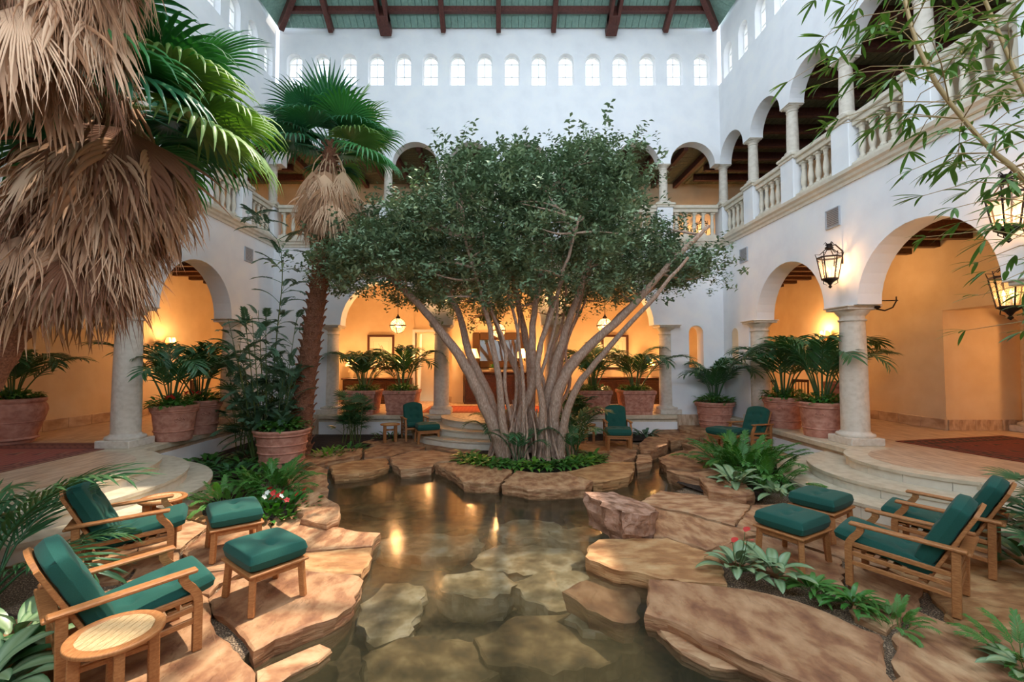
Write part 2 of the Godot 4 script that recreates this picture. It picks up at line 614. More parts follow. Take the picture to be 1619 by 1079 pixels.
func shell() -> void:
	var side := Basis(Vector3(0, 0, -1), Vector3.UP, Vector3.RIGHT)
	var low_arches := [Vector2(0.55, 1.2), Vector2(3.81, 1.2), Vector2(7.08, 1.2), Vector2(10.35, 1.21)]
	var left_arches := [Vector2(0.55, 1.2), Vector2(3.56, 1.2), Vector2(6.82, 1.2), Vector2(10.08, 1.2)]
	var up_arches := []
	for k in 9:
		up_arches.append(Vector2(12.69 - 1.627 * k, 0.64))
	up_arches.reverse()
	var mids := []
	for k in 9:
		mids.append(12.9 - 0.83 * k)
	mids.reverse()
	# right and left walls
	for sg in [1, -1]:
		var b := MB.new()
		var x0 := XR if sg > 0 else XL - T_LOW
		b.extrude(arcade_poly(-2.2, -0.9, 11.95 if sg > 0 else 11.7, 13.3, -0.3, SPRING, GALLERY, low_arches if sg > 0 else left_arches), T_LOW, Transform3D(side, Vector3(x0, 0, 0)))
		var x1 := XR if sg > 0 else XL - T_UP
		b.extrude(arcade_poly(-2.2, -2.2, 13.36, 13.36, 0, USPRING, SILL - 0.12, up_arches), T_UP, Transform3D(side, Vector3(x1, 0, 0)))
		var x2 := XR + 0.07 if sg > 0 else XL - T_UP
		window_band(b, 5.8, 13.3, mids, T_UP - 0.07, Transform3D(side, Vector3(x2, 0, 0)))
		b.box(Vector3(x2 + 0.135, (SILL + WALLTOP + 0.3) * 0.5, -1.8), Vector3(0.27, WALLTOP + 0.3 - SILL, 8.0))
		b.box(Vector3(XR + 0.17 if sg > 0 else XL - 0.17, SILL - 0.06, -5.55), Vector3(T_UP, 0.12, 15.5))
		struct("wall_right" if sg > 0 else "wall_left", b.done(), M.plaster)
		for c in mids:
			arched_window(Transform3D(Basis(Vector3.UP, -PI / 2 * sg), Vector3(XR + T_UP - 0.06 if sg > 0 else XL - T_UP + 0.06, SILL, -c)))
	# back wall with its slit niche at the right
	var bk := MB.new()
	var flat := Transform3D(Basis.IDENTITY, Vector3(0, 0, ZB - T_LOW))
	var arches3 := [Vector2(-3.42, 1.3), Vector2(-0.13, 1.3), Vector2(3.16, 1.3)]
	bk.extrude(arcade_poly(XL, -5.1, 4.95, 5.48, -0.3, SPRING, GALLERY, arches3), T_LOW, flat)
	bk.extrude(PackedVector2Array([Vector2(5.9, -0.3), Vector2(XR, -0.3), Vector2(XR, GALLERY), Vector2(5.9, GALLERY)]), T_LOW, flat)
	bk.extrude(PackedVector2Array([Vector2(5.48, -0.3), Vector2(5.9, -0.3), Vector2(5.9, 1.85), Vector2(5.48, 1.85)]), T_LOW, flat)
	var slit := PackedVector2Array([Vector2(5.9, GALLERY), Vector2(5.48, GALLERY)])
	slit.append_array(arc(5.69, 2.87, 0.21, 12))
	bk.extrude(slit, T_LOW, flat)
	var ub := []
	for k in 8:
		ub.append(Vector2(-5.875 + 1.65 * k, 0.66))
	bk.extrude(arcade_poly(XL, XL, XR, XR, 0, USPRING, SILL - 0.12, ub), T_UP, Transform3D(Basis.IDENTITY, Vector3(0, 0, ZB - T_UP)))
	var wm := []
	for k in 16:
		wm.append(-0.1 + (k - 7.5) * 0.818)
	window_band(bk, XL, XR, wm, T_UP - 0.07, Transform3D(Basis.IDENTITY, Vector3(0, 0, ZB - T_UP)))
	bk.box(Vector3(-0.1, SILL - 0.06, ZB - 0.17), Vector3(13.2, 0.12, T_UP))
	for c in wm:
		arched_window(Transform3D(Basis.IDENTITY, Vector3(c, SILL, ZB - T_UP + 0.06)))
	struct("wall_back", bk.done(), M.plaster)
	var fr := MB.new()  # unseen front wall; its openings and windows are added to admit daylight
	fr.box(Vector3(-0.1, 2.9, ZF + 0.2), Vector3(21.0, 6.8, 0.4))
	fr.box(Vector3(-0.1, (SILL + 7.5) * 0.5, ZF + 0.2), Vector3(21.0, SILL - 7.5, 0.4))
	for k in 9:  # piers between the added gallery openings
		fr.box(Vector3(-6.7 + 1.65 * k, 6.9, ZF + 0.2), Vector3(0.3, 1.24, 0.4))
	window_band(fr, XL - 0.4, XR + 0.4, wm, 0.4, Transform3D(Basis.IDENTITY, Vector3(0, 0, ZF)))
	for c in wm:  # added window row, out of view
		arched_window(Transform3D(Basis(Vector3.UP, PI), Vector3(c, SILL, ZF + 0.34)))
	struct("wall_front_unseen", fr.done(), M.plaster)
	# cornice under the gallery
	var prof := PackedVector2Array([Vector2(-0.02, 5.38), Vector2(0.03, 5.38), Vector2(0.035, 5.44), Vector2(0.07, 5.47), Vector2(0.08, 5.52), Vector2(0.13, 5.555), Vector2(0.14, 5.62), Vector2(-0.02, 5.64)])
	var ct := MB.new()
	ct.extrude(prof, 13.2, Transform3D(Basis(Vector3(0, 0, 1), Vector3.UP, Vector3.LEFT), Vector3(XR, 0, ZB)))
	struct("trim", ct.done(), M.trim_stone)
	ct = MB.new()
	ct.extrude(prof, 15.4, Transform3D(Basis(Vector3.LEFT, Vector3.UP, Vector3(0, 0, -1)), Vector3(XR, 0, ZF)))
	struct("trim", ct.done(), M.trim_stone)
	ct = MB.new()
	ct.extrude(prof, 15.4, Transform3D(Basis(Vector3.RIGHT, Vector3.UP, Vector3(0, 0, 1)), Vector3(XL, 0, ZB)))
	struct("trim", ct.done(), M.trim_stone)
	outer_rooms()
	roof()

func outer_rooms() -> void:
	# far walls of arcades and galleries, their floors and ceilings
	for sg in [1, -1]:
		var x: float = XOUT if sg > 0 else -XOUT - 0.1
		var zo: float = -10.3 if sg > 0 else -9.45
		var w := MB.new()
		w.box(Vector3(x + 0.2 * sg, 2.7, (BACK - 0.4 + zo) * 0.5), Vector3(0.4, 6.0, absf(BACK - 0.4 - zo)))
		w.box(Vector3(x + 0.2 * sg, 4.45, (zo - 5.5) * 0.5), Vector3(0.4, 2.5, absf(zo + 5.5)))
		w.box(Vector3(x + 0.2 * sg, 2.7, -1.55), Vector3(0.4, 6.0, 7.9))
		w.box(Vector3(x + 2.0 * sg, 2.7, zo - 0.2), Vector3(3.19, 5.9, 0.38))
		w.box(Vector3(x + 2.0 * sg, 2.7, -5.3), Vector3(3.19, 5.9, 0.38))
		w.box(Vector3(x + 3.8 * sg, 2.7, -7.8), Vector3(0.4, 6.0, 5.8))
		w.box(Vector3(x + 2.0 * sg, 3.4, (zo - 5.3) * 0.5), Vector3(3.18, 0.3, absf(zo + 5.3)))
		w.box(Vector3(x + 0.2 * sg, 7.3, -7.5), Vector3(0.4, 3.4, 19.6))
		struct("wall_arcade_right" if sg > 0 else "wall_arcade_left", w.done(), M.warm_plaster)
		# baseboard blocks
		var bb := setting("baseboard_right" if sg > 0 else "baseboard_left")
		var zz := zo
		while zz > BACK + 0.3:
			put("stone_block", bxm(Vector3(0.04, 0.24, 0.595), 0.006), M.travertine, bb, at(Vector3(x - 0.02 * sg, TERRACE + 0.12, zz - 0.3)))
			zz -= 0.6
		for k in 5:
			put("stone_block", bxm(Vector3(0.595, 0.24, 0.04), 0.006), M.travertine, bb, at(Vector3(x + (0.32 + 0.6 * k) * sg, TERRACE + 0.12, zo + 0.02)))
		# terrace and gallery slabs
		var f := MB.new()
		f.box(Vector3((XR + 3.6) if sg > 0 else (XL - 3.6), 0.0, -7.5), Vector3(7.7, 0.998, 19.6))
		struct("floor", f.done(), M.travertine)
		var e := MB.new()
		var xe: float = XR if sg > 0 else XL
		e.box(Vector3(xe - 0.13 * sg, TERRACE - 0.055, -5.55), Vector3(0.36, 0.12, 15.4), 0.02)
		e.box(Vector3(xe - 0.08 * sg, TERRACE - 0.17, -5.55), Vector3(0.3, 0.11, 15.4), 0.01)
		struct("trim", e.done(), M.step_stone)
		struct("wall_terrace_right" if sg > 0 else "wall_terrace_left", simple(func(m): m.box(Vector3(xe - 0.2 * sg, 0.0, -5.55), Vector3(0.14, 0.62, 15.3))), M.plaster)
		var c := MB.new()
		c.box(Vector3(xe + (T_LOW + 1.7) * sg, 5.25, -7.5), Vector3(3.4, 0.7, 19.6))
		struct("ceiling", c.done(), M.dark_wood)
		var bs := setting("ceiling")
		for k in 22:
			put("beam", bxm(Vector3(3.3, 0.24, 0.16), 0.01), M.dark_wood, bs, at(Vector3(xe + (T_LOW + 1.6) * sg, 4.78, -1.0 - 0.72 * k)))
		# gallery ceiling: boards and beams
		var gc := MB.new()
		gc.box(Vector3(xe + (T_UP + 1.75) * sg, 8.85, -7.5), Vector3(3.5, 0.3, 19.6))
		struct("ceiling", gc.done(), M.olive_board)
		var gb := setting("ceiling")
		for k in 20:
			put("board", bxm(Vector3(0.15, 0.02, 19.0), 0.004), M.olive_board, gb, at(Vector3(xe + (T_UP + 0.1 + 0.163 * k) * sg, 8.69, -7.4)))
		for k in 18:
			put("beam", bxm(Vector3(3.2, 0.22, 0.14), 0.01), M.beam_wood, gb, at(Vector3(xe + (T_UP + 1.62) * sg, 8.57, -1.4 - 0.86 * k)))
	# back arcade and back gallery
	var wb := MB.new()
	for r in [[-10.3, -3.22], [-2.4, 10.3]]:
		wb.box(Vector3((r[0] + r[1]) * 0.5, 2.7, BACK - 0.2), Vector3(r[1] - r[0], 6.0, 0.4))
	wb.box(Vector3(-2.81, 4.35, BACK - 0.2), Vector3(0.84, 2.6, 0.4))
	for x in [-1.62, 1.36]:
		wb.box(Vector3(x, 2.7, BACK + 0.08), Vector3(0.42, 6.0, 0.16))
	wb.box(Vector3(0, 7.3, BACK - 0.2), Vector3(20.8, 3.4, 0.4))
	wb.box(Vector3(-2.81, 2.0, BACK - 1.3), Vector3(2.6, 4.0, 0.1))
	wb.box(Vector3(-3.4, 2.0, BACK - 0.8), Vector3(0.1, 4.0, 1.0))
	wb.box(Vector3(-2.2, 2.0, BACK - 0.8), Vector3(0.1, 4.0, 1.0))
	struct("wall_arcade_back", wb.done(), M.warm_plaster)
	var dr := setting("door")
	var dj := MB.new()
	for x in [-3.25, -2.37]:
		dj.box(Vector3(x, 1.8, BACK + 0.03), Vector3(0.1, 2.6, 0.08), 0.01)
	dj.box(Vector3(-2.81, 3.15, BACK + 0.03), Vector3(0.98, 0.1, 0.08), 0.01)
	put("door_frame", dj.done(), M.plaster, dr)
	put("door_leaf", bxm(Vector3(0.05, 2.56, 0.75), 0.008), M.warm_plaster, dr, at(Vector3(-3.12, 1.79, BACK - 0.35)))
	var fb := MB.new()
	fb.box(Vector3(-0.1, 0.0, -15.3), Vector3(13.3, 0.996, 4.3))
	struct("floor", fb.done(), M.travertine)
	var eb := MB.new()
	eb.box(Vector3(-0.1, TERRACE - 0.055, ZB + 0.13), Vector3(10.2, 0.12, 0.36), 0.02)
	eb.box(Vector3(-0.1, TERRACE - 0.17, ZB + 0.08), Vector3(10.2, 0.11, 0.3), 0.01)
	struct("trim", eb.done(), M.step_stone)
	struct("wall_terrace_back", simple(func(m): m.box(Vector3(-0.1, 0.0, ZB + 0.2), Vector3(10.2, 0.62, 0.14))), M.plaster)
	var bbb := setting("baseboard_back")
	for k in 33:
		var x := -9.6 + 0.6 * k
		if x > -3.6 and x < -2.1:
			continue
		put("stone_block", bxm(Vector3(0.595, 0.22, 0.04), 0.006), M.travertine, bbb, at(Vector3(x, TERRACE + 0.11, BACK + 0.02)))
	var cb := MB.new()
	cb.box(Vector3(-0.1, 5.25, (ZB - T_LOW + BACK) * 0.5), Vector3(14.1, 0.7, absf(BACK - ZB) - T_LOW + 0.2))
	struct("ceiling", cb.done(), M.warm_plaster)
	var gc2 := MB.new()
	gc2.box(Vector3(-0.1, 8.85, (ZB - T_UP + BACK) * 0.5), Vector3(14.0, 0.3, absf(BACK - ZB) - T_UP + 0.2))
	struct("ceiling", gc2.done(), M.olive_board)
	var gb2 := setting("ceiling")
	for k in 20:
		put("board", bxm(Vector3(13.4, 0.02, 0.15), 0.004), M.olive_board, gb2, at(Vector3(-0.1, 8.69, ZB - T_UP - 0.1 - 0.163 * k)))
	for k in 17:
		put("beam", bxm(Vector3(0.14, 0.2, 3.1), 0.01), M.beam_wood, gb2, at(Vector3(-6.65 + 0.82 * k, 8.58, ZB - T_UP - 1.6)))

func roof() -> void:
	var rise := 1.15
	var run := 1.9
	var y1 := WALLTOP + rise
	var b := MB.new()
	var cx := [XL, XR]
	# sloped roof panels above the boards
	var A := [Vector3(XL, WALLTOP + 0.06, ZB), Vector3(XR, WALLTOP + 0.06, ZB), Vector3(XR, WALLTOP + 0.06, ZF), Vector3(XL, WALLTOP + 0.06, ZF)]
	var B := [Vector3(XL + run, y1 + 0.06, ZB + run), Vector3(XR - run, y1 + 0.06, ZB + run), Vector3(XR - run, y1 + 0.06, ZF - run), Vector3(XL + run, y1 + 0.06, ZF - run)]
	for i in 4:
		var j := (i + 1) % 4
		var out: Vector3 = (A[i] + A[j]) * 0.5 - Vector3(-0.1, 12, -5.5)
		out = Vector3(out.x, 0, out.z).normalized() * 0.5
		var q := [A[i] + out, A[j] + out, B[j], B[i]]
		b.quad_out(q[0], q[1], q[2], q[3], Vector3(0, 30, -5))
		var u := Vector3(0, 0.15, 0)
		b.quad_out(q[0] + u, q[1] + u, q[2] + u, q[3] + u, Vector3(0, 0, -5))
	# flat top round the unseen skylight
	var sx0 := -2.2
	var sx1 := 5.0
	var sz0 := -9.7
	var sz1 := -3.8
	for r in [[XL + run, XR - run, ZB + run, sz0], [XL + run, XR - run, sz1, ZF - run], [XL + run, sx0, sz0, sz1]]:
		b.box(Vector3((r[0] + r[1]) * 0.5, y1 + 0.14, (r[2] + r[3]) * 0.5), Vector3(r[1] - r[0], 0.16, r[3] - r[2]))
	struct("ceiling", b.done(), M.green_board)
	# unseen skylight, placed to bring sun onto the pond and stones
	var w := setting("window")
	var bars := MB.new()  # bars out of view, spaced to break the sunlight into streaks
	for k in 7:
		bars.box(Vector3(lerpf(sx0, XR - run, k / 6.0), y1 + 0.1, (sz0 + sz1) * 0.5), Vector3(0.09, 0.14, sz1 - sz0))
	for k in 6:
		bars.box(Vector3((sx0 + XR - run) * 0.5, y1 + 0.1, lerpf(sz0, sz1, k / 5.0)), Vector3(XR - run - sx0, 0.14, 0.09))
	put("glazing_bars", bars.done(), M.window_frame, w)
	var pn := MB.new()
	pn.box(Vector3((sx0 + XR - run) * 0.5, y1 + 0.2, (sz0 + sz1) * 0.5), Vector3(XR - run - sx0, 0.01, sz1 - sz0))
	put("pane", pn.done(), M.pane, w)
	# boards on the slopes that show
	var root := setting("ceiling")
	var xs := XL
	while xs < XR - 0.01:
		var e := xs + 0.196
		board(root, Vector3(xs + 0.004, 0, 0), Vector3(e - 0.004, 0, 0), 0, min(run, xs - XL), min(run, e - XL), min(run, XR - xs), min(run, XR - e))
		xs += 0.2
	for sg in [1, -1]:
		for k in 20:
			var z0 := 0.2 * k
			var m := MB.new()
			var d0: float = min(run, z0 + 0.004)
			var d1: float = min(run, z0 + 0.196)
			var P := func(d: float, z: float, up: float) -> Vector3:
				return Vector3(XR - d if sg > 0 else XL + d, WALLTOP + rise * d / run + up, ZB + z)
			var lo := [P.call(0, z0 + 0.004, 0.0), P.call(0, z0 + 0.196, 0.0), P.call(d1, z0 + 0.196, 0.0), P.call(d0, z0 + 0.004, 0.0)]
			plate(m, lo)
			put("board", m.done(), M.green_board, root)
	# rafters along the back slope, hips at the corners, a purlin across them
	var rf := setting("ceiling")
	for x in [-5.1, -1.74, -0.09, 1.55, 4.9]:
		var m := MB.new()
		m.bar(Vector3(x, WALLTOP - 0.13, ZB + 0.02), Vector3(x, y1 - 0.13, ZB + run), 0.14, 0.22, 0.012)
		put("rafter", m.done(), M.beam_wood, rf)
	for x in [-3.45, 3.27]:
		var m := MB.new()
		for o in [-0.115, 0.115]:
			m.bar(Vector3(x + o, WALLTOP - 0.08, ZB + 0.3), Vector3(x + o, y1 - 0.2, ZB + run), 0.1, 0.34, 0.012)
		m.bar(Vector3(x, WALLTOP - 0.2, ZB + 0.02), Vector3(x, WALLTOP + 0.02, ZB + 0.55), 0.33, 0.26, 0.012)
		put("rafter", m.done(), M.beam_wood, rf)
	for x in [XL, XR]:
		var m := MB.new()
		var sg := signf(x)
		m.bar(Vector3(x - 0.12 * sg, WALLTOP - 0.1, ZB + 0.12), Vector3(x - run * sg, y1 - 0.1, ZB + run), 0.15, 0.26, 0.012)
		put("hip_rafter", m.done(), M.beam_wood, rf)
	var pm := MB.new()
	pm.bar(Vector3(XL + 0.5, WALLTOP + 0.2, ZB + 0.45), Vector3(XR - 0.5, WALLTOP + 0.2, ZB + 0.45), 0.12, 0.17, 0.01)
	put("purlin", pm.done(), M.beam_wood, rf)

func plate(m: MB, lo: Array) -> void:
	var up := Vector3(0, 0.025, 0)
	var mid: Vector3 = (lo[0] + lo[1] + lo[2] + lo[3]) * 0.25 + up * 0.5
	m.quad_out(lo[0], lo[1], lo[2], lo[3], mid)
	m.quad_out(lo[0] + up, lo[1] + up, lo[2] + up, lo[3] + up, mid)
	for i in 4:
		var j := (i + 1) % 4
		m.quad_out(lo[i], lo[j], lo[j] + up, lo[i] + up, mid)

func board(root: Node3D, a: Vector3, c: Vector3, _k: int, l0: float, l1: float, r0: float, r1: float) -> void:
	var d0: float = max(min(l0, r0), 0.01)
	var d1: float = max(min(l1, r1), 0.01)
	var s := 1.15 / 1.9
	var m := MB.new()
	plate(m, [Vector3(a.x, WALLTOP, ZB), Vector3(c.x, WALLTOP, ZB), Vector3(c.x, WALLTOP + s * d1, ZB + d1), Vector3(a.x, WALLTOP + s * d0, ZB + d0)])
	put("board", m.done(), M.green_board, root)

# ---------------------------------------------------------------- columns, balustrades, steps
func column_meshes(h: float, r: float, ab: float, plinth: float) -> Array:
	var base := MB.new()
	base.box(Vector3(0, plinth * 0.5, 0), Vector3(ab, plinth, ab), 0.012)
	base.lathe([Vector2(r * 1.32, plinth), Vector2(r * 1.38, plinth + r * 0.12), Vector2(r * 1.32, plinth + r * 0.26), Vector2(r * 1.12, plinth + r * 0.3), Vector2(r * 1.02, plinth + r * 0.45)], 24)
	var shaft := MB.new()
	var y0 := plinth + r * 0.42
	var y1 := h - r * 1.25
	var prof := []
	for i in 7:
		var s := i / 6.0
		prof.append(Vector2(r * (1.0 - 0.12 * s * s), lerpf(y0, y1, s)))
	shaft.lathe(prof, 24)
	var cap := MB.new()
	var n := r * 0.88
	cap.lathe([Vector2(n, y1), Vector2(n * 1.12, y1 + 0.005), Vector2(n * 1.14, y1 + r * 0.14), Vector2(n, y1 + r * 0.2), Vector2(n * 1.0, y1 + r * 0.42), Vector2(n * 1.08, y1 + r * 0.48), Vector2(n * 1.32, y1 + r * 0.75), Vector2(n * 1.42, y1 + r * 0.9)], 24)
	cap.box(Vector3(0, h - r * 0.22, 0), Vector3(ab * 0.96, r * 0.24, ab * 0.96), 0.01)
	cap.box(Vector3(0, h - r * 0.06, 0), Vector3(ab * 1.06, r * 0.12, ab * 1.06), 0.008)
	return [base.done(), shaft.done(), cap.done()]

func column(ms: Array, p: Vector3, label: String, group: String) -> void:
	var t := thing("column", label, "column", p, 0.0, group)
	put("base", ms[0], M.limestone, t)
	put("shaft", ms[1], M.limestone, t)
	put("capital", ms[2], M.limestone, t)

func colonnades() -> void:
	var big := column_meshes(SPRING - TERRACE, 0.23, 0.62, 0.14)
	var xr := XR + 0.22
	var xl := XL - 0.22
	column(big, Vector3(xr, TERRACE, -11.85), "thick limestone column at the far jamb of the first lower arch on the right, beside the slit niche", "lower arcade columns")
	column(big, Vector3(xr, TERRACE, -8.71), "thick limestone column below the iron wall lantern, between two right-hand arches", "lower arcade columns")
	column(big, Vector3(xr, TERRACE, -5.45), "limestone column at the right picture edge behind bamboo leaves", "lower arcade columns")
	column(big, Vector3(xl, TERRACE, -8.45), "thick limestone column in front of the pale wall, beside the left curved steps", "lower arcade columns")
	column(big, Vector3(xl, TERRACE, -11.66), "limestone column half hidden by lady palms, at the far jamb of the left arch", "lower arcade columns")
	var zc := ZB - 0.22
	column(big, Vector3(-5.05, TERRACE, zc), "limestone column at the left jamb of the back arcade, behind the leaning palm trunk", "lower arcade columns")
	column(big, Vector3(-1.78, TERRACE, zc), "limestone column of the back arcade behind the left back armchair and ottoman", "lower arcade columns")
	column(big, Vector3(1.52, TERRACE, zc), "limestone column of the back arcade behind the trunks of the central tree", "lower arcade columns")
	column(big, Vector3(4.9, TERRACE, zc), "limestone column at the right jamb of the back arcade, right of the last square pot", "lower arcade columns")
	column(big, Vector3(11.6, TERRACE, -9.9), "limestone column inside the right arcade at the far corner of the patterned rug", "lower arcade columns")
	# upper colonnade
	var small := column_meshes(USPRING - 6.72, 0.125, 0.34, 0.06)
	var ped := MB.new()
	ped.box(Vector3(0, 0.5, 0), Vector3(0.46, 1.0, 0.32), 0.008)
	var pedm := ped.done()
	var capm := MB.new()
	capm.box(Vector3(0, 1.03, 0), Vector3(0.52, 0.06, 0.38), 0.008)
	capm.box(Vector3(0, 1.09, 0), Vector3(0.58, 0.07, 0.44), 0.015)
	var capmesh := capm.done()
	var bal := MB.new()
	bal.box(Vector3(0, 0.03, 0), Vector3(0.13, 0.06, 0.13), 0.006)
	bal.lathe([Vector2(0.05, 0.06), Vector2(0.058, 0.09), Vector2(0.036, 0.12), Vector2(0.05, 0.17), Vector2(0.064, 0.25), Vector2(0.06, 0.33), Vector2(0.044, 0.43), Vector2(0.036, 0.52), Vector2(0.05, 0.535), Vector2(0.05, 0.56), Vector2(0.04, 0.575), Vector2(0.05, 0.61), Vector2(0.056, 0.64)], 12)
	bal.box(Vector3(0, 0.665, 0), Vector3(0.13, 0.05, 0.13), 0.006)
	var balm := bal.done()
	var words := ["first", "second", "third", "fourth", "fifth", "sixth", "seventh", "eighth", "ninth"]
	var runs := []
	for sg in [1, -1]:
		var pts := []
		for k in 7:
			pts.append(Vector3(XR + 0.17 if sg > 0 else XL - 0.17, GALLERY, -13.5 + 1.627 * k))
		runs.append(["right", PI / 2, pts])
	runs[1][0] = "left"
	var bp := []
	for k in 7:
		bp.append(Vector3(-5.05 + 1.65 * k, GALLERY, ZB - 0.17))
	runs.append(["back", 0.0, bp])
	for r in runs:
		var pts: Array = r[2]
		for k in pts.size():
			var corner: bool = r[0] != "back" and k == 0
			var where := "%s gallery, %s" % [r[0], ("the corner one" if corner else "%s from the %s corner" % [words[k - (0 if r[0] == "back" else 1)], "left" if r[0] == "back" else "back"])]
			var t := thing("pedestal", "white plastered pedestal of the balustrade, " + where, "pedestal", pts[k], r[1], "balustrade pedestals")
			put("body", pedm, M.plaster, t)
			put("cap", capmesh, M.trim_stone, t)
			column(small, pts[k] + Vector3(0, 1.12, 0), "slim limestone column standing on a pedestal, " + where, "upper gallery columns")
		var ends := pts.duplicate()
		if r[0] == "back":
			ends.push_front(Vector3(XL - 0.17, GALLERY, ZB - 0.17))
			ends.push_back(Vector3(XR + 0.17, GALLERY, ZB - 0.17))
		for k in ends.size() - 1:
			var a: Vector3 = ends[k]
			var c: Vector3 = ends[k + 1]
			var gap: float = (c - a).length() - 0.48
			var t := thing("balustrade", "cream stone balustrade panel of the %s gallery, %s bay from the %s corner" % [r[0], words[k], "left" if r[0] == "back" else "back"], "balustrade", (a + c) * 0.5, r[1], "gallery balustrade panels")
			var lo := MB.new()
			lo.box(Vector3(0, 0.09, 0), Vector3(gap, 0.16, 0.24), 0.008)
			put("bottom_rail", lo.done(), M.trim_stone, t)
			var hi := MB.new()
			hi.box(Vector3(0, 0.92, 0), Vector3(gap, 0.11, 0.2), 0.008)
			hi.box(Vector3(0, 1.02, 0), Vector3(gap, 0.1, 0.3), 0.015)
			put("top_rail", hi.done(), M.trim_stone, t)
			for j in 5:
				put("baluster", balm, M.trim_stone, t, at(Vector3((j - 2) * gap / 5.0, 0.17, 0)))

func round_steps(label: String, c: Vector3, turn: float, radii: Array) -> void:
	# half-round flight; local -z points out of the terrace
	var t := thing("stone_steps", label, "steps", c, turn)
	for k in radii.size():
		var r: float = radii[k]
		var y := TERRACE - 0.166 * k
		var p := PackedVector2Array()
		var n := PackedVector2Array()
		for i in 41:
			var a := PI * i / 40.0
			p.append(Vector2(r * cos(a), r * sin(a)))
			n.append(Vector2((r + 0.03) * cos(a), (r + 0.03) * sin(a)))
		var down := Basis(Vector3.RIGHT, Vector3(0, 0, -1), Vector3.UP)
		var blocks := 8
		for j in blocks:
			var a0 := PI * j / blocks + 0.0025 / r
			var a1 := PI * (j + 1) / blocks - 0.0025 / r
			var seg := PackedVector2Array()
			for i in 7:
				var a := lerpf(a0, a1, i / 6.0)
				seg.append(Vector2(r * cos(a), r * sin(a)))
			for i in 7:
				var a := lerpf(a1, a0, i / 6.0)
				seg.append(Vector2((r - 0.6) * cos(a), (r - 0.6) * sin(a)))
			var m := MB.new()
			m.extrude(seg, 0.166, Transform3D(down, Vector3(0, y - 0.166 - 0.041, 0)))
			put("riser_block", m.done(), M.trim_stone, t)
		var m2 := MB.new()
		m2.extrude(n, 0.045, Transform3D(down, Vector3(0, y - 0.041, 0)))
		put("tread", m2.done(), M.step_stone, t)
		# inner landing of travertine
		if k == 0:
			var q := PackedVector2Array()
			for v in p: q.append(v * (1.0 - 0.3 / r))
			var m3 := MB.new()
			m3.extrude(q, 0.01, Transform3D(down, Vector3(0, y - 0.002, 0)))
			put("landing", m3.done(), M.travertine, t)

# ---------------------------------------------------------------- ground, pond, stones
func pairs(s: String) -> PackedVector2Array:
	var p := PackedVector2Array()
	for w in s.split(" ", false):
		var q := w.split(",")
		p.append(Vector2(q[0].to_float(), q[1].to_float()))
	return p

func stone_mesh(poly: PackedVector2Array, y: float, thick: float, seed_: int, rough := 0.012, tilt := Vector2.ZERO, step := 0.09) -> ArrayMesh:
	var r := RandomNumberGenerator.new()
	r.seed = seed_
	var f := FastNoiseLite.new()
	f.seed = seed_
	f.frequency = 2.2
	f.fractal_octaves = 4
	var area := 0.0
	for i in poly.size():
		area += poly[i].cross(poly[(i + 1) % poly.size()])
	if area < 0.0:
		poly.reverse()
	var mid := Vector2.ZERO
	for q in poly: mid += q / poly.size()
	var ring := PackedVector2Array()
	for i in poly.size():
		var a := poly[i]
		var b := poly[(i + 1) % poly.size()]
		var k: int = max(1, int((b - a).length() / step))
		for j in k:
			var p := a.lerp(b, float(j) / k)
			var nn := (b - a).normalized().orthogonal()
			ring.append(p - nn * (f.get_noise_2d(p.x * 1.7, p.y * 1.7) * rough * 2.5 + r.randf_range(-rough, rough) * 0.5))
	var top := func(p: Vector2) -> float:
		return y + f.get_noise_2d(p.x * 0.5 + 40.0, p.y * 0.5) * rough * 1.6 + tilt.dot(p - mid)
	var inset := func(k: float) -> PackedVector2Array:
		var o := PackedVector2Array()
		var n := ring.size()
		for i in n:
			var t := (ring[(i + 1) % n] - ring[(i - 1 + n) % n]).normalized()
			o.append(ring[i] + Vector2(-t.y, t.x) * k)
		return o
	var m := MB.new()
	var inner: PackedVector2Array = inset.call(min(0.02, 0.1 * thick))
	var tr := Geometry2D.triangulate_polygon(inner)
	if tr.is_empty():
		inner = ring
		tr = Geometry2D.triangulate_polygon(inner)
	for i in range(0, tr.size(), 3):
		var a := inner[tr[i]]
		var b := inner[tr[i + 1]]
		var c := inner[tr[i + 2]]
		m.tri_out(Vector3(a.x, top.call(a), a.y), Vector3(b.x, top.call(b), b.y), Vector3(c.x, top.call(c), c.y), Vector3(a.x, y - 9.0, a.y))
	var n := ring.size()
	var levels := 6
	var rows := []
	var row := []
	for i in n:
		row.append(Vector3(inner[i].x, top.call(inner[i]), inner[i].y))
	rows.append(row)
	for l in levels:
		var s := float(l) / (levels - 1)
		row = []
		var lay := r.randf_range(-0.35, 0.35) * rough
		for i in n:
			var t := (ring[(i + 1) % n] - ring[(i - 1 + n) % n]).normalized()
			var nn := Vector2(-t.y, t.x)
			var k := lay + f.get_noise_3d(ring[i].x * 3.0, s * 3.0 + seed_, ring[i].y * 3.0) * rough * 2.2 + s * s * thick * 0.22
			var q := ring[i] + nn * k
			row.append(Vector3(q.x, top.call(ring[i]) - 0.01 - s * (thick - 0.01), q.y))
		rows.append(row)
	for l in levels:
		for i in n:
			var j := (i + 1) % n
			m.quad(rows[l][j], rows[l + 1][j], rows[l + 1][i], rows[l][i])
	return m.done()

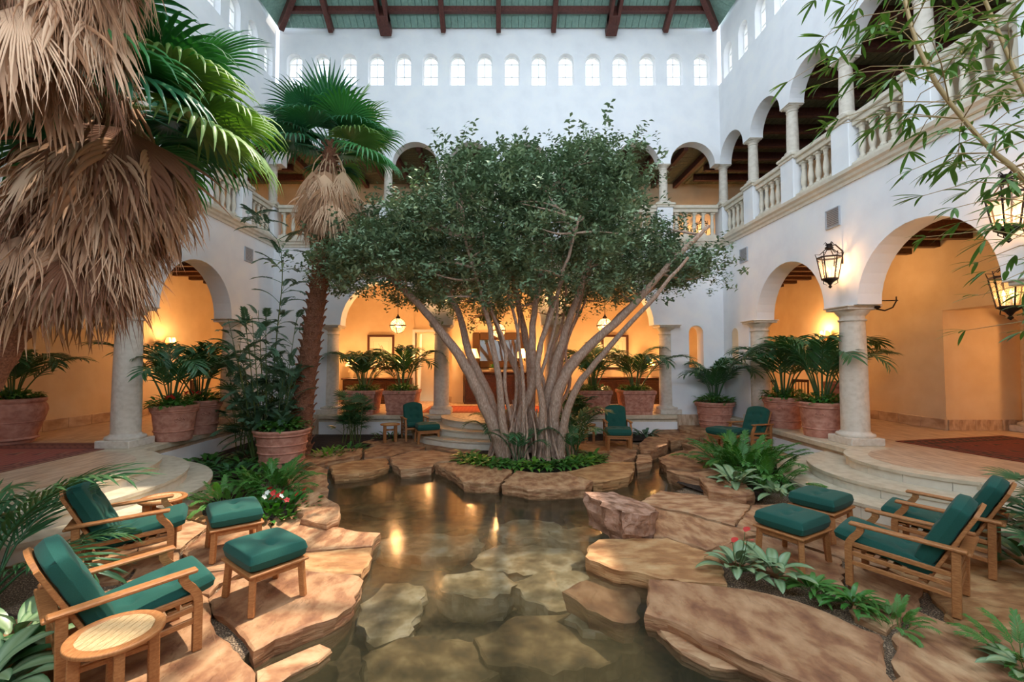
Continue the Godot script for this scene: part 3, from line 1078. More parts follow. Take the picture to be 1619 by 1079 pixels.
func ground() -> void:
	var pond := pairs("-3.5,-9.0 -2.2,-9.15 -1.4,-9.3 -0.8,-8.1 0.5,-7.75 1.7,-8.15 2.75,-9.4 2.9,-10.5 3.6,-11.6 4.9,-11.3 5.0,-10.9 4.0,-10.3 3.5,-9.7 3.5,-8.2 2.15,-7.0 1.55,-6.2 1.35,-5.3 1.75,-4.6 1.6,-3.9 1.9,-3.2 2.5,-2.4 2.6,-1.0 -2.0,-1.0 -2.1,-2.6 -1.75,-3.5 -1.75,-4.2 -1.75,-5.3 -2.0,-5.75 -2.5,-6.1 -2.65,-7.0 -3.3,-8.0")
	var nx := 100
	var nz := 110
	var x0 := -6.9
	var z0 := 1.9
	var hs := []
	var inside := []
	var f := FastNoiseLite.new()
	f.frequency = 0.9
	for j in nz + 1:
		var row := []
		var ins := []
		for i in nx + 1:
			var p := Vector2(x0 + 13.6 * i / nx, z0 - 15.4 * j / nz)
			var isin := Geometry2D.is_point_in_polygon(p, pond)
			ins.append(isin)
			row.append(Vector3(p.x, (-0.75 if isin else -0.07) + f.get_noise_2d(p.x, p.y) * (0.06 if isin else 0.025), p.y))
		hs.append(row); inside.append(ins)
	var a := MB.new()
	var b := MB.new()
	for j in nz:
		for i in nx:
			var wet: bool = inside[j][i] or inside[j + 1][i] or inside[j][i + 1] or inside[j + 1][i + 1]
			(b if wet else a).quad(hs[j][i], hs[j][i + 1], hs[j + 1][i + 1], hs[j + 1][i])
	struct("floor", a.done(), M.gravel)
	var bed := struct("floor", b.done(), M.pond_bed)
	# soil of the planting beds
	var beds := MB.new()
	for s in ["-1.2,-9.9 -0.6,-8.7 0.6,-8.4 1.9,-8.9 2.4,-9.9 1.6,-10.9 0.2,-11.1 -0.9,-10.8", "-6.5,-12.9 -6.5,-8.3 -5.0,-8.2 -3.9,-8.5 -3.6,-9.6 -3.6,-10.4 -3.3,-11.2 -2.7,-12.9", "-4.7,-8.3 -3.3,-6.9 -2.7,-6.4 -3.0,-5.9 -3.7,-5.8 -4.3,-6.6", "3.0,-7.9 4.2,-9.7 5.6,-9.4 5.2,-8.4 4.4,-7.6 3.9,-6.9 3.3,-7.1", "-6.5,-4.6 -5.0,-4.2 -3.3,-3.6 -3.1,-2.4 -6.5,-2.0", "4.6,-4.2 6.4,-4.6 6.4,-2.2 4.9,-2.6", "1.8,-13.1 4.6,-13.1 4.2,-11.9 1.9,-11.9"]:
		var p := pairs(s)
		var t := Geometry2D.triangulate_polygon(p)
		for i in range(0, t.size(), 3):
			beds.tri_out(Vector3(p[t[i]].x, -0.02, p[t[i]].y), Vector3(p[t[i + 1]].x, -0.02, p[t[i + 1]].y), Vector3(p[t[i + 2]].x, -0.02, p[t[i + 2]].y), Vector3(0, -50, 0))
	struct("floor", beds.done(), M.soil)
	# water
	var w := MB.new()
	w.quad(Vector3(-3.9, WATER, -0.9), Vector3(5.2, WATER, -0.9), Vector3(5.2, WATER, -11.9), Vector3(-3.9, WATER, -11.9))
	var wt := put("pond_water", w.done(), M.water)
	tag(wt, "still shallow pond water winding between the flagstones", "water")
	wt.set_meta("kind", "stuff")
	# stones lying on the pond bed
	var r := RandomNumberGenerator.new()
	r.seed = 5
	for s in [[0.35, -6.0, 0.75, 0.5, 0.2], [-0.25, -5.2, 0.45, 0.36, 0.26], [0.75, -5.2, 0.6, 0.5, 0.22], [-1.0, -6.6, 0.8, 0.45, 0.16], [0.4, -7.0, 0.7, 0.4, 0.2], [-1.6, -7.3, 0.9, 0.5, 0.12], [-0.6, -4.0, 0.8, 0.45, 0.2], [0.5, -4.2, 0.75, 0.5, 0.24], [0.1, -3.2, 0.9, 0.45, 0.16], [-1.0, -3.1, 0.5, 0.45, 0.2], [1.1, -6.7, 0.55, 0.35, 0.22], [-0.8, -7.6, 1.0, 0.4, 0.12], [1.6, -7.6, 0.7, 0.4, 0.14], [-2.0, -8.2, 0.8, 0.5, 0.14], [1.0, -3.2, 0.6, 0.5, 0.16], [2.6, -8.5, 0.5, 0.5, 0.14], [-1.15, -5.0, 0.4, 0.6, 0.12], [0.9, -4.5, 0.3, 0.3, 0.3]]:
		var p := PackedVector2Array()
		var k := r.randi_range(6, 8)
		var t0 := r.randf() * TAU
		for i in k:
			var q := t0 + TAU * i / k
			p.append(Vector2(s[0] + cos(q) * s[2] * r.randf_range(0.75, 1.1), s[1] + sin(q) * s[3] * r.randf_range(0.75, 1.1)))
		put("pond_stone", stone_mesh(p, -0.72 + s[4] * 1.2, s[4] * 1.2 + 0.05, r.randi() % 997, 0.03), M.pond_stone if s[1] < -4.4 and s[1] > -7.1 and s[0] < 1.3 else M.pond_stone_shaded, bed)  # sunlit middle stones pale, the rest shaded, all by colour
	# flagstones
	var pave := setting("floor")
	var list := [
		["A", 0, 0.3, "-3.00,-6.07 -2.77,-6.32 -2.59,-6.05 -2.21,-5.84 -2.06,-5.82 -1.76,-5.63 -1.47,-5.57 -1.46,-5.20 -1.81,-5.15 -2.09,-5.08 -2.42,-5.03 -2.75,-5.40 -2.84,-5.71"],
		["B", -0.01, 0.3, "-2.42,-5.02 -2.09,-5.07 -1.80,-5.14 -1.45,-5.19 -1.36,-4.79 -1.39,-4.59 -1.56,-4.60 -1.86,-4.65 -2.35,-4.69 -2.59,-4.96"],
		["C", 0, 0.28, "-1.84,-4.60 -1.54,-4.54 -1.37,-4.52 -1.31,-4.33 -1.28,-3.98 -1.36,-3.82 -1.42,-3.73 -1.48,-3.71 -1.69,-3.50 -1.79,-3.35 -2.00,-3.59 -2.15,-3.71 -2.39,-3.86 -2.57,-4.10 -2.61,-4.33 -2.32,-4.63"],
		["D", -0.01, 0.3, "-2.88,-4.29 -2.62,-4.12 -2.40,-3.85 -2.19,-3.61 -1.82,-3.31 -1.70,-3.23 -1.56,-2.94 -1.38,-2.49 -2.11,-2.16 -3.39,-2.70 -3.97,-3.61 -3.93,-4.23"],
		["E", -0.09, 0.1, "-1.73,-3.30 -1.39,-3.61 -1.29,-3.54 -1.35,-3.42 -1.53,-3.20 -1.65,-3.11"],
		["F", 0.09, 0.3, "-2.95,-6.82 -2.79,-6.98 -2.48,-6.64 -2.21,-6.33 -2.07,-5.83 -2.14,-5.65 -2.54,-5.88 -2.84,-6.33"],
		["G", 0.02, 0.3, "-4.41,-8.65 -4.09,-8.80 -3.64,-9.01 -3.31,-8.75 -2.98,-7.85 -2.73,-7.29 -2.93,-7.12 -3.03,-7.06 -3.64,-7.77 -4.13,-8.23"],
		["J1", -0.02, 0.2, "-4.82,-7.58 -4.23,-6.97 -3.91,-6.27 -3.85,-6.01 -4.23,-6.15 -4.65,-6.67"],
		["J2", -0.01, 0.25, "-3.01,-6.05 -2.87,-5.74 -2.79,-5.44 -2.61,-4.96 -2.55,-4.71 -3.09,-4.60 -3.52,-5.12 -3.66,-5.85 -3.43,-6.07"],
		["J3", -0.01, 0.25, "-3.09,-4.56 -2.53,-4.68 -2.65,-4.37 -2.63,-4.17 -2.91,-4.33 -3.56,-4.41 -3.68,-4.67"],
		["J4", -0.02, 0.25, "-4.60,-6.59 -4.22,-6.10 -3.72,-5.87 -3.59,-5.18 -3.93,-4.98 -4.27,-5.51 -4.48,-5.92"],
		["J5", -0.02, 0.25, "-3.57,-5.11 -3.17,-4.62 -3.75,-4.72 -3.66,-4.45 -4.06,-4.31 -4.58,-4.98 -4.01,-4.95"],
		["K1", 0.05, 0.2, "-4.19,-9.50 -4.15,-10.28 -3.68,-10.57 -3.20,-10.57 -3.02,-9.87 -3.29,-9.56 -3.64,-9.04 -3.87,-8.99"],
		["K2", 0, 0.17, "-3.36,-8.99 -3.11,-9.49 -2.70,-9.67 -2.39,-9.67 -2.19,-8.99 -2.39,-8.64 -2.71,-8.45 -3.04,-8.36"],
		["K3", 0.02, 0.25, "-3.15,-10.50 -3.00,-11.28 -2.47,-11.71 -1.97,-11.45 -1.81,-10.87 -2.18,-10.36 -2.37,-9.82 -2.92,-9.82"],
		["K3b", -0.01, 0.25, "-1.97,-11.61 -1.54,-11.79 -0.74,-11.44 -0.48,-10.65 -0.75,-10.30 -1.53,-10.80 -1.79,-10.95"],
		["K4", 0.03, 0.2, "-2.35,-9.65 -2.10,-10.24 -1.55,-10.45 -0.76,-9.90 -0.80,-9.41 -1.32,-9.24 -1.34,-8.86 -1.59,-8.71 -1.89,-8.66 -2.13,-9.07"],
		["K5", 0.05, 0.2, "-1.32,-8.99 -0.95,-9.21 -0.41,-8.93 0.22,-8.53 -0.03,-7.66 -0.35,-7.62 -0.64,-7.74 -0.92,-8.39"],
		["K6", 0.05, 0.2, "0.26,-8.48 0.65,-8.29 1.15,-8.39 1.52,-7.74 1.34,-7.40 0.87,-7.29 0.42,-7.33 0.00,-7.55"],
		["K7", 0.05, 0.2, "1.19,-8.43 1.57,-8.68 1.99,-9.10 2.67,-9.21 2.42,-8.43 2.23,-8.03 1.78,-7.78 1.54,-7.74"],
		["K8", 0.06, 0.25, "2.36,-10.02 2.74,-10.51 3.05,-10.30 2.81,-9.63 2.42,-9.16 2.04,-9.16"],
		["K9", 0.12, 0.3, "3.75,-11.78 4.22,-11.59 3.87,-10.73 3.34,-10.06 3.01,-9.93 3.21,-10.73"],
		["K10", 0.06, 0.3, "2.91,-9.82 3.16,-9.76 3.01,-9.16 2.62,-8.94"],
		["K11", 0.1, 0.28, "4.12,-12.62 4.72,-13.69 5.36,-13.81 5.58,-12.96 5.63,-12.41 4.83,-11.53 4.13,-11.26"],
		["K12", 0.2, 0.3, "5.34,-13.78 5.87,-13.38 6.41,-12.76 6.38,-12.20 5.97,-11.89 5.17,-11.79 4.81,-12.42"],
		["K13", 0, 0.3, "1.89,-11.56 2.66,-11.56 3.38,-11.30 3.12,-10.67 2.81,-10.90 2.40,-10.46 1.85,-10.60"],
		["L", 0.05, 0.3, "3.86,-10.21 4.53,-10.57 4.78,-10.42 4.69,-9.68 4.43,-8.78 3.95,-8.58 3.50,-8.48 3.15,-8.78 3.26,-9.56"],
		["M", 0.12, 0.38, "2.97,-8.28 3.34,-8.10 3.82,-8.24 3.92,-7.63 3.78,-6.85 3.57,-6.72 3.09,-6.91 3.30,-7.71 3.08,-7.97"],
		["N1", 0, 0.3, "1.99,-6.75 2.54,-7.40 3.17,-7.09 3.60,-6.67 2.95,-5.86 2.56,-6.32"],
		["N2", -0.01, 0.3, "3.62,-6.67 4.05,-6.76 4.06,-6.32 3.20,-5.72 2.96,-5.85"],
		["N3", 0, 0.3, "1.85,-6.53 1.96,-6.67 2.53,-6.24 2.92,-5.80 3.11,-5.59 2.26,-5.10 1.97,-5.47 1.83,-5.51"],
		["N4", 0.02, 0.28, "0.87,-4.91 0.98,-5.18 1.12,-5.35 1.51,-5.35 1.93,-5.40 2.22,-5.00 2.27,-4.83 2.10,-4.32 1.87,-4.34 1.63,-4.40 1.47,-4.46 1.11,-4.64"],
		["N5", -0.01, 0.3, "2.27,-5.07 3.13,-5.58 3.61,-4.93 3.21,-4.35 2.78,-4.56 2.33,-4.90"],
		["O1", 0.02, 0.2, "1.39,-4.38 1.61,-4.36 2.07,-4.27 2.38,-4.16 2.66,-3.93 2.76,-3.68 2.87,-3.52 2.68,-3.26 2.41,-2.90 2.10,-2.85 1.95,-3.04 1.76,-3.18 1.66,-3.36 1.52,-3.51 1.40,-3.70 1.19,-3.83"],
		["O2", -0.1, 0.12, "1.24,-4.00 1.47,-3.86 1.63,-3.68 1.77,-3.52 1.98,-3.21 1.70,-3.31 1.50,-3.36 1.35,-3.52 1.26,-3.76"],
		["P1", -0.01, 0.3, "2.96,-3.53 3.49,-3.92 3.58,-3.73 3.93,-3.51 4.15,-3.18 2.85,-2.57 2.48,-2.94"],
		["P2", -0.02, 0.3, "3.24,-4.33 3.64,-4.92 3.86,-4.66 3.89,-4.28 3.52,-3.96 3.01,-3.64 2.90,-3.84"],
		["P3", -0.01, 0.3, "3.89,-4.68 4.58,-4.96 5.23,-4.53 5.35,-4.07 4.14,-3.57 3.65,-3.78 3.91,-4.29"],
		["Q", -0.02, 0.3, "3.23,-5.73 4.08,-6.32 4.59,-5.81 4.60,-5.02 3.91,-4.73 3.67,-4.97"],
		["R", -0.17, 0.2, "0.60,-4.55 0.90,-4.81 1.39,-4.81 1.34,-4.49 1.15,-4.02 1.04,-3.99 0.79,-4.24"],
	]
	for i in list.size():
		var s: Array = list[i]
		put("flagstone", stone_mesh(pairs(s[3]), s[1], s[2], 100 + i, 0.014, Vector2(0, 0), 0.08), M["flagstone_%d" % ((i * 7 + i / 3) % 4)], pave)
	for s in [["-6.3,-8.1 -5.4,-8.3 -4.9,-7.9 -4.6,-7.3 -4.2,-6.6 -4.4,-6.0 -4.9,-5.6 -6.3,-5.8", -0.04], ["-4.3,-5.9 -3.9,-5.6 -4.1,-5.0 -4.6,-4.7 -5.6,-4.9 -5.0,-5.6", -0.03], ["2.0,-11.9 3.2,-11.8 3.4,-10.9 2.9,-10.7 2.2,-10.4 1.7,-11.0", -0.01], ["-3.4,-12.3 -1.5,-12.1 -1.3,-11.4 -2.0,-11.1 -3.1,-11.3 -3.6,-11.6", -0.02], ["4.4,-11.2 6.2,-11.4 6.2,-9.6 5.2,-9.9 4.6,-10.3", 0.05], ["4.2,-6.0 4.9,-6.9 5.2,-5.6 6.2,-4.9 5.8,-4.3 4.7,-4.9 4.0,-5.4", -0.03], ["-1.3,-11.3 -0.2,-10.9 1.2,-11.0 1.9,-11.3 1.6,-12.4 -1.4,-12.3", -0.03]]:
		put("flagstone", stone_mesh(pairs(s[0]), s[1], 0.2, 300 + int(absf(s[0].length())), 0.014), M.flagstone_0, pave)
	var bo := put("boulder", stone_mesh(pairs("1.08,-6.02 1.22,-5.6 1.4,-5.3 1.72,-5.38 1.97,-5.68 1.86,-5.98 1.5,-6.3"), 0.3, 0.42, 77, 0.035, Vector2(-0.12, 0.06), 0.07), M.boulder)
	tag(bo, "single pinkish sandstone boulder sitting at the right edge of the pond", "rock")

# ---------------------------------------------------------------- furniture
func cushion(w: float, d: float, h: float, tufts: Array, arch := 0.0) -> ArrayMesh:
	# lies flat: w along x, d along z, thickness along y, base at y = 0; arch rounds the far (-z) end
	var m := MB.new()
	var nu := 22
	var nv := 22
	for side in [1.0, -1.0]:
		var rows := []
		for j in nv + 1:
			var row := []
			for i in nu + 1:
				var u := sin((float(i) / nu - 0.5) * PI) * 0.35 + (float(i) / nu - 0.5) * 2.0 * 0.65
				var vv := sin((float(j) / nv - 0.5) * PI) * 0.35 + (float(j) / nv - 0.5) * 2.0 * 0.65
				var t := pow(maxf(0.0, 1.0 - pow(absf(u), 16.0)), 0.3) * pow(maxf(0.0, 1.0 - pow(absf(vv), 16.0)), 0.3)
				var y := h * (0.40 + 0.12 * (1.0 - u * u * 0.5 - vv * vv * 0.5)) * t
				for q in tufts:
					var e := Vector2((u - q.x) * w * 0.5, (vv - q.y) * d * 0.5)
					y -= h * 0.2 * exp(-e.length_squared() / 0.0016)
					y -= h * 0.05 * exp(-e.y * e.y / 0.0012) * exp(-e.x * e.x / 0.03)
				var dz := d * 0.5
				if vv < 0.0:
					dz *= 1.0 - arch * u * u
				var corner := 1.0 - 0.03 * pow(absf(u * vv), 4.0)
				row.append(Vector3(u * w * 0.5 * corner, h * 0.5 + side * y, vv * dz * corner))
			rows.append(row)
		if side > 0.0:
			m.grid(rows)
		else:
			rows.reverse()
			m.grid(rows)
	return m.done()

func profile_bar(pts: Array, half: float, x: float, w: float) -> MB:
	# a bent board: pts are (z, y) along its middle line, cut from a plank of width w
	var l := PackedVector2Array()
	var r := PackedVector2Array()
	for i in pts.size():
		var t: Vector2 = (pts[min(i + 1, pts.size() - 1)] - pts[max(i - 1, 0)]).normalized()
		l.append(pts[i] + Vector2(-t.y, t.x) * half)
		r.append(pts[i] - Vector2(-t.y, t.x) * half)
	r.reverse()
	l.append_array(r)
	var m := MB.new()
	m.extrude(l, w, Transform3D(Basis(Vector3(0, 0, 1), Vector3.UP, Vector3.LEFT), Vector3(x + w * 0.5, 0, 0)))
	return m

func simple(fill: Callable) -> ArrayMesh:
	var m := MB.new()
	fill.call(m)
	return m.done()

func make_chair(label: String) -> Node3D:
	var t := thing("armchair", label, "chair", Vector3.ZERO, 0.0, "green cushioned teak armchairs")
	for s in [-1.0, 1.0]:
		put("front_leg", profile_bar([Vector2(0.36, 0.0), Vector2(0.36, 0.2), Vector2(0.36, 0.35), Vector2(0.352, 0.40), Vector2(0.325, 0.445), Vector2(0.29, 0.485), Vector2(0.268, 0.525), Vector2(0.265, 0.565)], 0.028, 0.285 * s, 0.045).done(), M.teak, t)
		put("rear_leg", simple(func(m): m.bar(Vector3(0.285 * s, 0, -0.35), Vector3(0.285 * s, 0.535, -0.36), 0.045, 0.06, 0.005)), M.teak, t)
		put("armrest", simple(func(m): m.bar(Vector3(0.29 * s, 0.575, 0.35), Vector3(0.29 * s, 0.545, -0.43), 0.075, 0.028, 0.01)), M.teak, t)
		for k in 3:
			put("side_slat", simple(func(m): m.bar(Vector3(0.285 * s, 0.385 - 0.085 * k, 0.345), Vector3(0.285 * s, 0.335 - 0.085 * k, -0.35), 0.022, 0.042, 0.005)), M.teak, t)
		put("back_stile", simple(func(m): m.bar(Vector3(0.235 * s, 0.2, -0.16), Vector3(0.225 * s, 0.80, -0.465), 0.045, 0.03, 0.005, Vector3.BACK)), M.teak, t)
	for k in 3:
		put("rear_slat", simple(func(m): m.box(Vector3(0, 0.2 + 0.085 * k, -0.355), Vector3(0.57, 0.042, 0.022), 0.005)), M.teak, t)
	put("rear_shelf", simple(func(m): m.box(Vector3(0, 0.525, -0.405), Vector3(0.6, 0.024, 0.09), 0.008)), M.teak, t)
	put("front_rail", simple(func(m): m.box(Vector3(0, 0.325, 0.355), Vector3(0.57, 0.05, 0.035), 0.006)), M.teak, t)
	for k in 6:
		put("seat_slat", simple(func(m): m.box(Vector3(0, 0.335 - 0.022 * k, 0.3 - 0.09 * k), Vector3(0.55, 0.018, 0.06), 0.004)), M.teak, t)
	var lean := Basis(Vector3.RIGHT, atan2(-0.305, 0.6))
	var crest := PackedVector2Array([Vector2(-0.25, 0.0), Vector2(0.25, 0.0), Vector2(0.25, 0.06)])
	for i in 13:
		var u := 1.0 - i / 6.0
		crest.append(Vector2(0.2 * u, 0.06 + 0.075 * pow(maxf(0.0, 1.0 - u * u), 0.6)))
	crest.append(Vector2(-0.25, 0.06))
	var cm := MB.new()
	cm.extrude(crest, 0.028, Transform3D(lean, Vector3(0, 0.76, -0.46)))
	put("crest_rail", cm.done(), M.teak, t)
	for k in 5:
		put("back_slat", simple(func(m): m.bar(Vector3(-0.16 + 0.08 * k, 0.28, -0.2), Vector3(-0.16 + 0.08 * k, 0.79, -0.458), 0.04, 0.014, 0.003, Vector3.BACK)), M.teak, t)
	var tuft := [Vector2(-0.35, -0.3), Vector2(0.35, -0.3), Vector2(-0.35, 0.35), Vector2(0.35, 0.35)]
	put("seat_cushion", cushion(0.54, 0.74, 0.13, tuft), M.cushion, t, Transform3D(Basis(Vector3.RIGHT, -0.2), Vector3(0, 0.315, 0.14)))
	put("back_cushion", cushion(0.52, 0.66, 0.15, tuft, 0.22), M.cushion, t, Transform3D(Basis(Vector3.RIGHT, PI / 2 - 0.47), Vector3(0, 0.60, -0.345)))
	return t

func make_ottoman(label: String) -> Node3D:
	var t := thing("ottoman", label, "footstool", Vector3.ZERO, 0.0, "teak ottomans with green cushions")
	t.scale = Vector3.ONE * 1.1
	for sx in [-1.0, 1.0]:
		for sz in [-1.0, 1.0]:
			put("leg", simple(func(m): m.bar(Vector3(0.235 * sx, 0, 0.2 * sz), Vector3(0.215 * sx, 0.29, 0.185 * sz), 0.045, 0.045, 0.005)), M.teak, t)
	put("frame", simple(func(m):
		for s in [-1.0, 1.0]:
			m.box(Vector3(0, 0.262, 0.185 * s), Vector3(0.42, 0.05, 0.025), 0.005)
			m.box(Vector3(0.215 * s, 0.262, 0), Vector3(0.025, 0.05, 0.36), 0.005)), M.teak, t)
	put("top_board", simple(func(m): m.box(Vector3(0, 0.298, 0), Vector3(0.53, 0.022, 0.46), 0.008)), M.teak, t)
	put("cushion", cushion(0.52, 0.46, 0.145, [Vector2(-0.35, 0.0), Vector2(0.35, 0.0)]), M.cushion, t, at(Vector3(0, 0.309, 0)))
	return t

func make_side_table(label: String) -> Node3D:
	var t := thing("side_table", label, "table", Vector3.ZERO, 0.0, "small round teak side tables")
	var rim := MB.new()
	rim.lathe([Vector2(0.2, 0.425), Vector2(0.235, 0.425), Vector2(0.245, 0.432), Vector2(0.245, 0.448), Vector2(0.238, 0.456), Vector2(0.19, 0.456), Vector2(0.19, 0.425)], 40)
	put("rim", rim.done(), M.teak, t)
	for k in 8:
		var x := -0.1663 + 0.0475 * k
		var x1 := x - 0.0222
		var x2 := x + 0.0222
		var h1 := sqrt(maxf(0.0004, 0.19 * 0.19 - x1 * x1))
		var h2 := sqrt(maxf(0.0004, 0.19 * 0.19 - x2 * x2))
		var p := PackedVector2Array([Vector2(x1, -h1), Vector2(x2, -h2), Vector2(x2, h2), Vector2(x1, h1)])
		var m := MB.new()
		m.extrude(p, 0.02, Transform3D(Basis(Vector3.RIGHT, Vector3(0, 0, -1), Vector3.UP), Vector3(0, 0.434, 0)))
		put("slat", m.done(), M.teak_pale, t)
	for k in 4:
		var a := PI / 4 + k * PI / 2
		put("leg", simple(func(m): m.bar(Vector3(cos(a) * 0.19, 0, sin(a) * 0.19), Vector3(cos(a) * 0.185, 0.43, sin(a) * 0.185), 0.05, 0.06, 0.006)), M.teak, t)
	put("stretcher", simple(func(m):
		for s in [1.0, -1.0]:
			m.bar(Vector3(-0.12, 0.3, -0.12 * s), Vector3(0.12, 0.3, 0.12 * s), 0.022, 0.03, 0.003)), M.teak, t)
	return t

func face(dx: float, dz: float) -> float:
	return atan2(dx, dz)

func furniture() -> void:
	var c := make_chair("green cushioned teak armchair nearest the camera at left, behind the round side table")
	c.position = Vector3(-2.66, 0.0, -3.3)
	c.rotation.y = face(0.66, -0.75)
	dup(c, "green cushioned teak armchair between the nearest left chair and the cream curved steps", Vector3(-3.8, 0.0, -4.72), face(0.84, -0.54))
	dup(c, "green cushioned teak armchair nearest the camera at right, seen from behind its slatted side", Vector3(3.69, 0.0, -4.23), face(-0.64, -0.77))
	dup(c, "green cushioned teak armchair beside the right curved steps, behind the nearest right armchair", Vector3(4.68, 0.0, -4.88), face(-0.64, -0.77))
	dup(c, "green cushioned teak armchair in front of the back column, left of the central tree", Vector3(-2.28, 0.0, -12.05), face(0.35, 0.94))
	dup(c, "green cushioned teak armchair facing the camera, right of the central tree", Vector3(2.86, 0.0, -11.35), face(-0.12, 1.0))
	dup(c, "green cushioned teak armchair half behind the glossy shrub near the right wall", Vector3(5.7, 0.06, -10.55), face(-0.86, 0.5))
	var o := make_ottoman("green cushioned ottoman nearest the pond corner at left, standing on the big slab")
	o.position = Vector3(-2.1, 0.0, -4.12)
	o.rotation.y = face(0.62, -0.78)
	dup(o, "green cushioned ottoman at left, farther one behind the ottoman on the big slab", Vector3(-2.95, 0.0, -5.1), face(0.8, -0.6))
	dup(o, "green cushioned ottoman at right, nearer one beside the red anthuriums", Vector3(3.06, 0.0, -4.87), face(-0.5, -0.86))
	dup(o, "green cushioned ottoman at right, farther one next to the leafy shrub", Vector3(3.86, 0.0, -5.58), face(-0.55, -0.83))
	dup(o, "green cushioned ottoman beside the back steps, left of the central tree", Vector3(-1.86, 0.0, -11.48), face(0.35, 0.94))
	dup(o, "green cushioned ottoman in front of the armchair that faces the camera", Vector3(2.72, 0.0, -10.7), face(-0.12, 1.0))
	dup(o, "green cushioned ottoman by the dark inlet near the right wall", Vector3(5.0, 0.06, -10.35), face(-0.86, 0.5))
	var s := make_side_table("round teak side table at bottom left, cut by the picture edge")
	s.position = Vector3(-2.33, 0.0, -2.82)
	dup(s, "round teak side table between the two left armchairs", Vector3(-4.05, -0.01, -5.52), 0.4)
	dup(s, "small round teak table beside the left back armchair", Vector3(-2.83, 0.0, -11.65), 0.3)
	dup(s, "small round teak table left of the armchair that faces the camera", Vector3(2.14, 0.0, -11.6), 0.5)

# ---------------------------------------------------------------- pots
func pot_round(label: String, p: Vector3, r: float, h: float, bands: Array, group := "terracotta planters") -> Node3D:
	var t := thing("planter", label, "plant pot", p, 0.0, group)
	var m := MB.new()
	var b := r * 0.72
	var prof := [Vector2(0.01, 0.0), Vector2(b, 0.0), Vector2(b, 0.0), Vector2(b * 1.03, 0.02)]
	for i in 12:
		var y := 0.04 + (h - 0.16) * i / 11.0
		prof.append(Vector2(lerpf(b * 1.02, r * 0.93, y / h), y))
	put("body", simple(func(q): q.lathe(prof, 32)), M.terracotta, t)
	var rim := [Vector2(r * 0.91, h - 0.13), Vector2(r * 0.97, h - 0.115), Vector2(r * 0.98, h - 0.1), Vector2(r * 0.96, h - 0.085), Vector2(r * 0.985, h - 0.07), Vector2(r * 1.02, h - 0.045), Vector2(r * 1.03, h - 0.02), Vector2(r * 1.0, h - 0.002), Vector2(r * 0.95, h), Vector2(r * 0.88, h - 0.01), Vector2(r * 0.86, h - 0.1)]
	put("rim", simple(func(q): q.lathe(rim, 32)), M.terracotta, t)
	for y in bands:
		var rr: float = lerpf(b * 1.02, r * 0.93, y)
		put("band", simple(func(q): q.lathe([Vector2(rr - 0.01, y * h - 0.022), Vector2(rr + 0.018, y * h - 0.01), Vector2(rr + 0.018, y * h + 0.01), Vector2(rr - 0.01, y * h + 0.022)], 32)), M.terracotta, t)
	put("soil", simple(func(q): q.lathe([Vector2(r * 0.88, h - 0.06), Vector2(0.01, h - 0.04)], 20)), M.soil, t)
	return t

func swag(t: Node3D, r: float, y: float, a: float) -> void:
	# a small moulded garland ornament on the pot's flank
	var m := MB.new()
	for k in 3:
		var q := PackedVector2Array()
		var path := []
		for i in 13:
			var u := i / 12.0 * TAU * 0.8 + k * 2.1
			var px := (k - 1) * 0.05 + cos(u) * (0.035 - 0.012 * i / 12.0)
			var py := sin(u) * (0.03) + (0.03 if k == 1 else 0.0)
			var ang := a + px / r
			path.append(Vector3(sin(ang) * (r + 0.004), y + py, cos(ang) * (r + 0.004)))
		var rad := []
		for i in 13: rad.append(0.009)
		m.tube(path, rad, 5)
	put("ornament", m.done(), M.terracotta, t)

func pot_square(label: String, p: Vector3, w: float, h: float) -> Node3D:
	var t := thing("planter", label, "plant pot", p, 0.0, "square terracotta planters of the back arcade")
	var m := MB.new()
	var lo := w * 0.40
	var hi := w * 0.47
	var prof := [[lo, 0.0], [lo * 1.02, 0.05], [lo * 1.0, 0.09], [hi, h - 0.12], [hi * 1.06, h - 0.1], [hi * 1.08, h - 0.03], [hi * 1.04, h], [hi * 0.92, h], [hi * 0.9, h - 0.08]]
	for i in prof.size() - 1:
		for k in 4:
			var bs := Basis(Vector3.UP, k * PI / 2)
			var a: float = prof[i][0]
			var b: float = prof[i + 1][0]
			m.quad(bs * Vector3(-a, prof[i][1], a), bs * Vector3(a, prof[i][1], a), bs * Vector3(b, prof[i + 1][1], b), bs * Vector3(-b, prof[i + 1][1], b))
	put("body", m.done(), M.terracotta, t)
	put("band", simple(func(q): q.box(Vector3(0, h * 0.2, 0), Vector3(lo * 2.12, 0.035, lo * 2.12), 0.01)), M.terracotta, t)
	put("soil", simple(func(q): q.box(Vector3(0, h - 0.07, 0), Vector3(hi * 1.84, 0.04, hi * 1.84))), M.soil, t)
	swag(t, hi * 0.985, h * 0.62, 0.0)
	return t

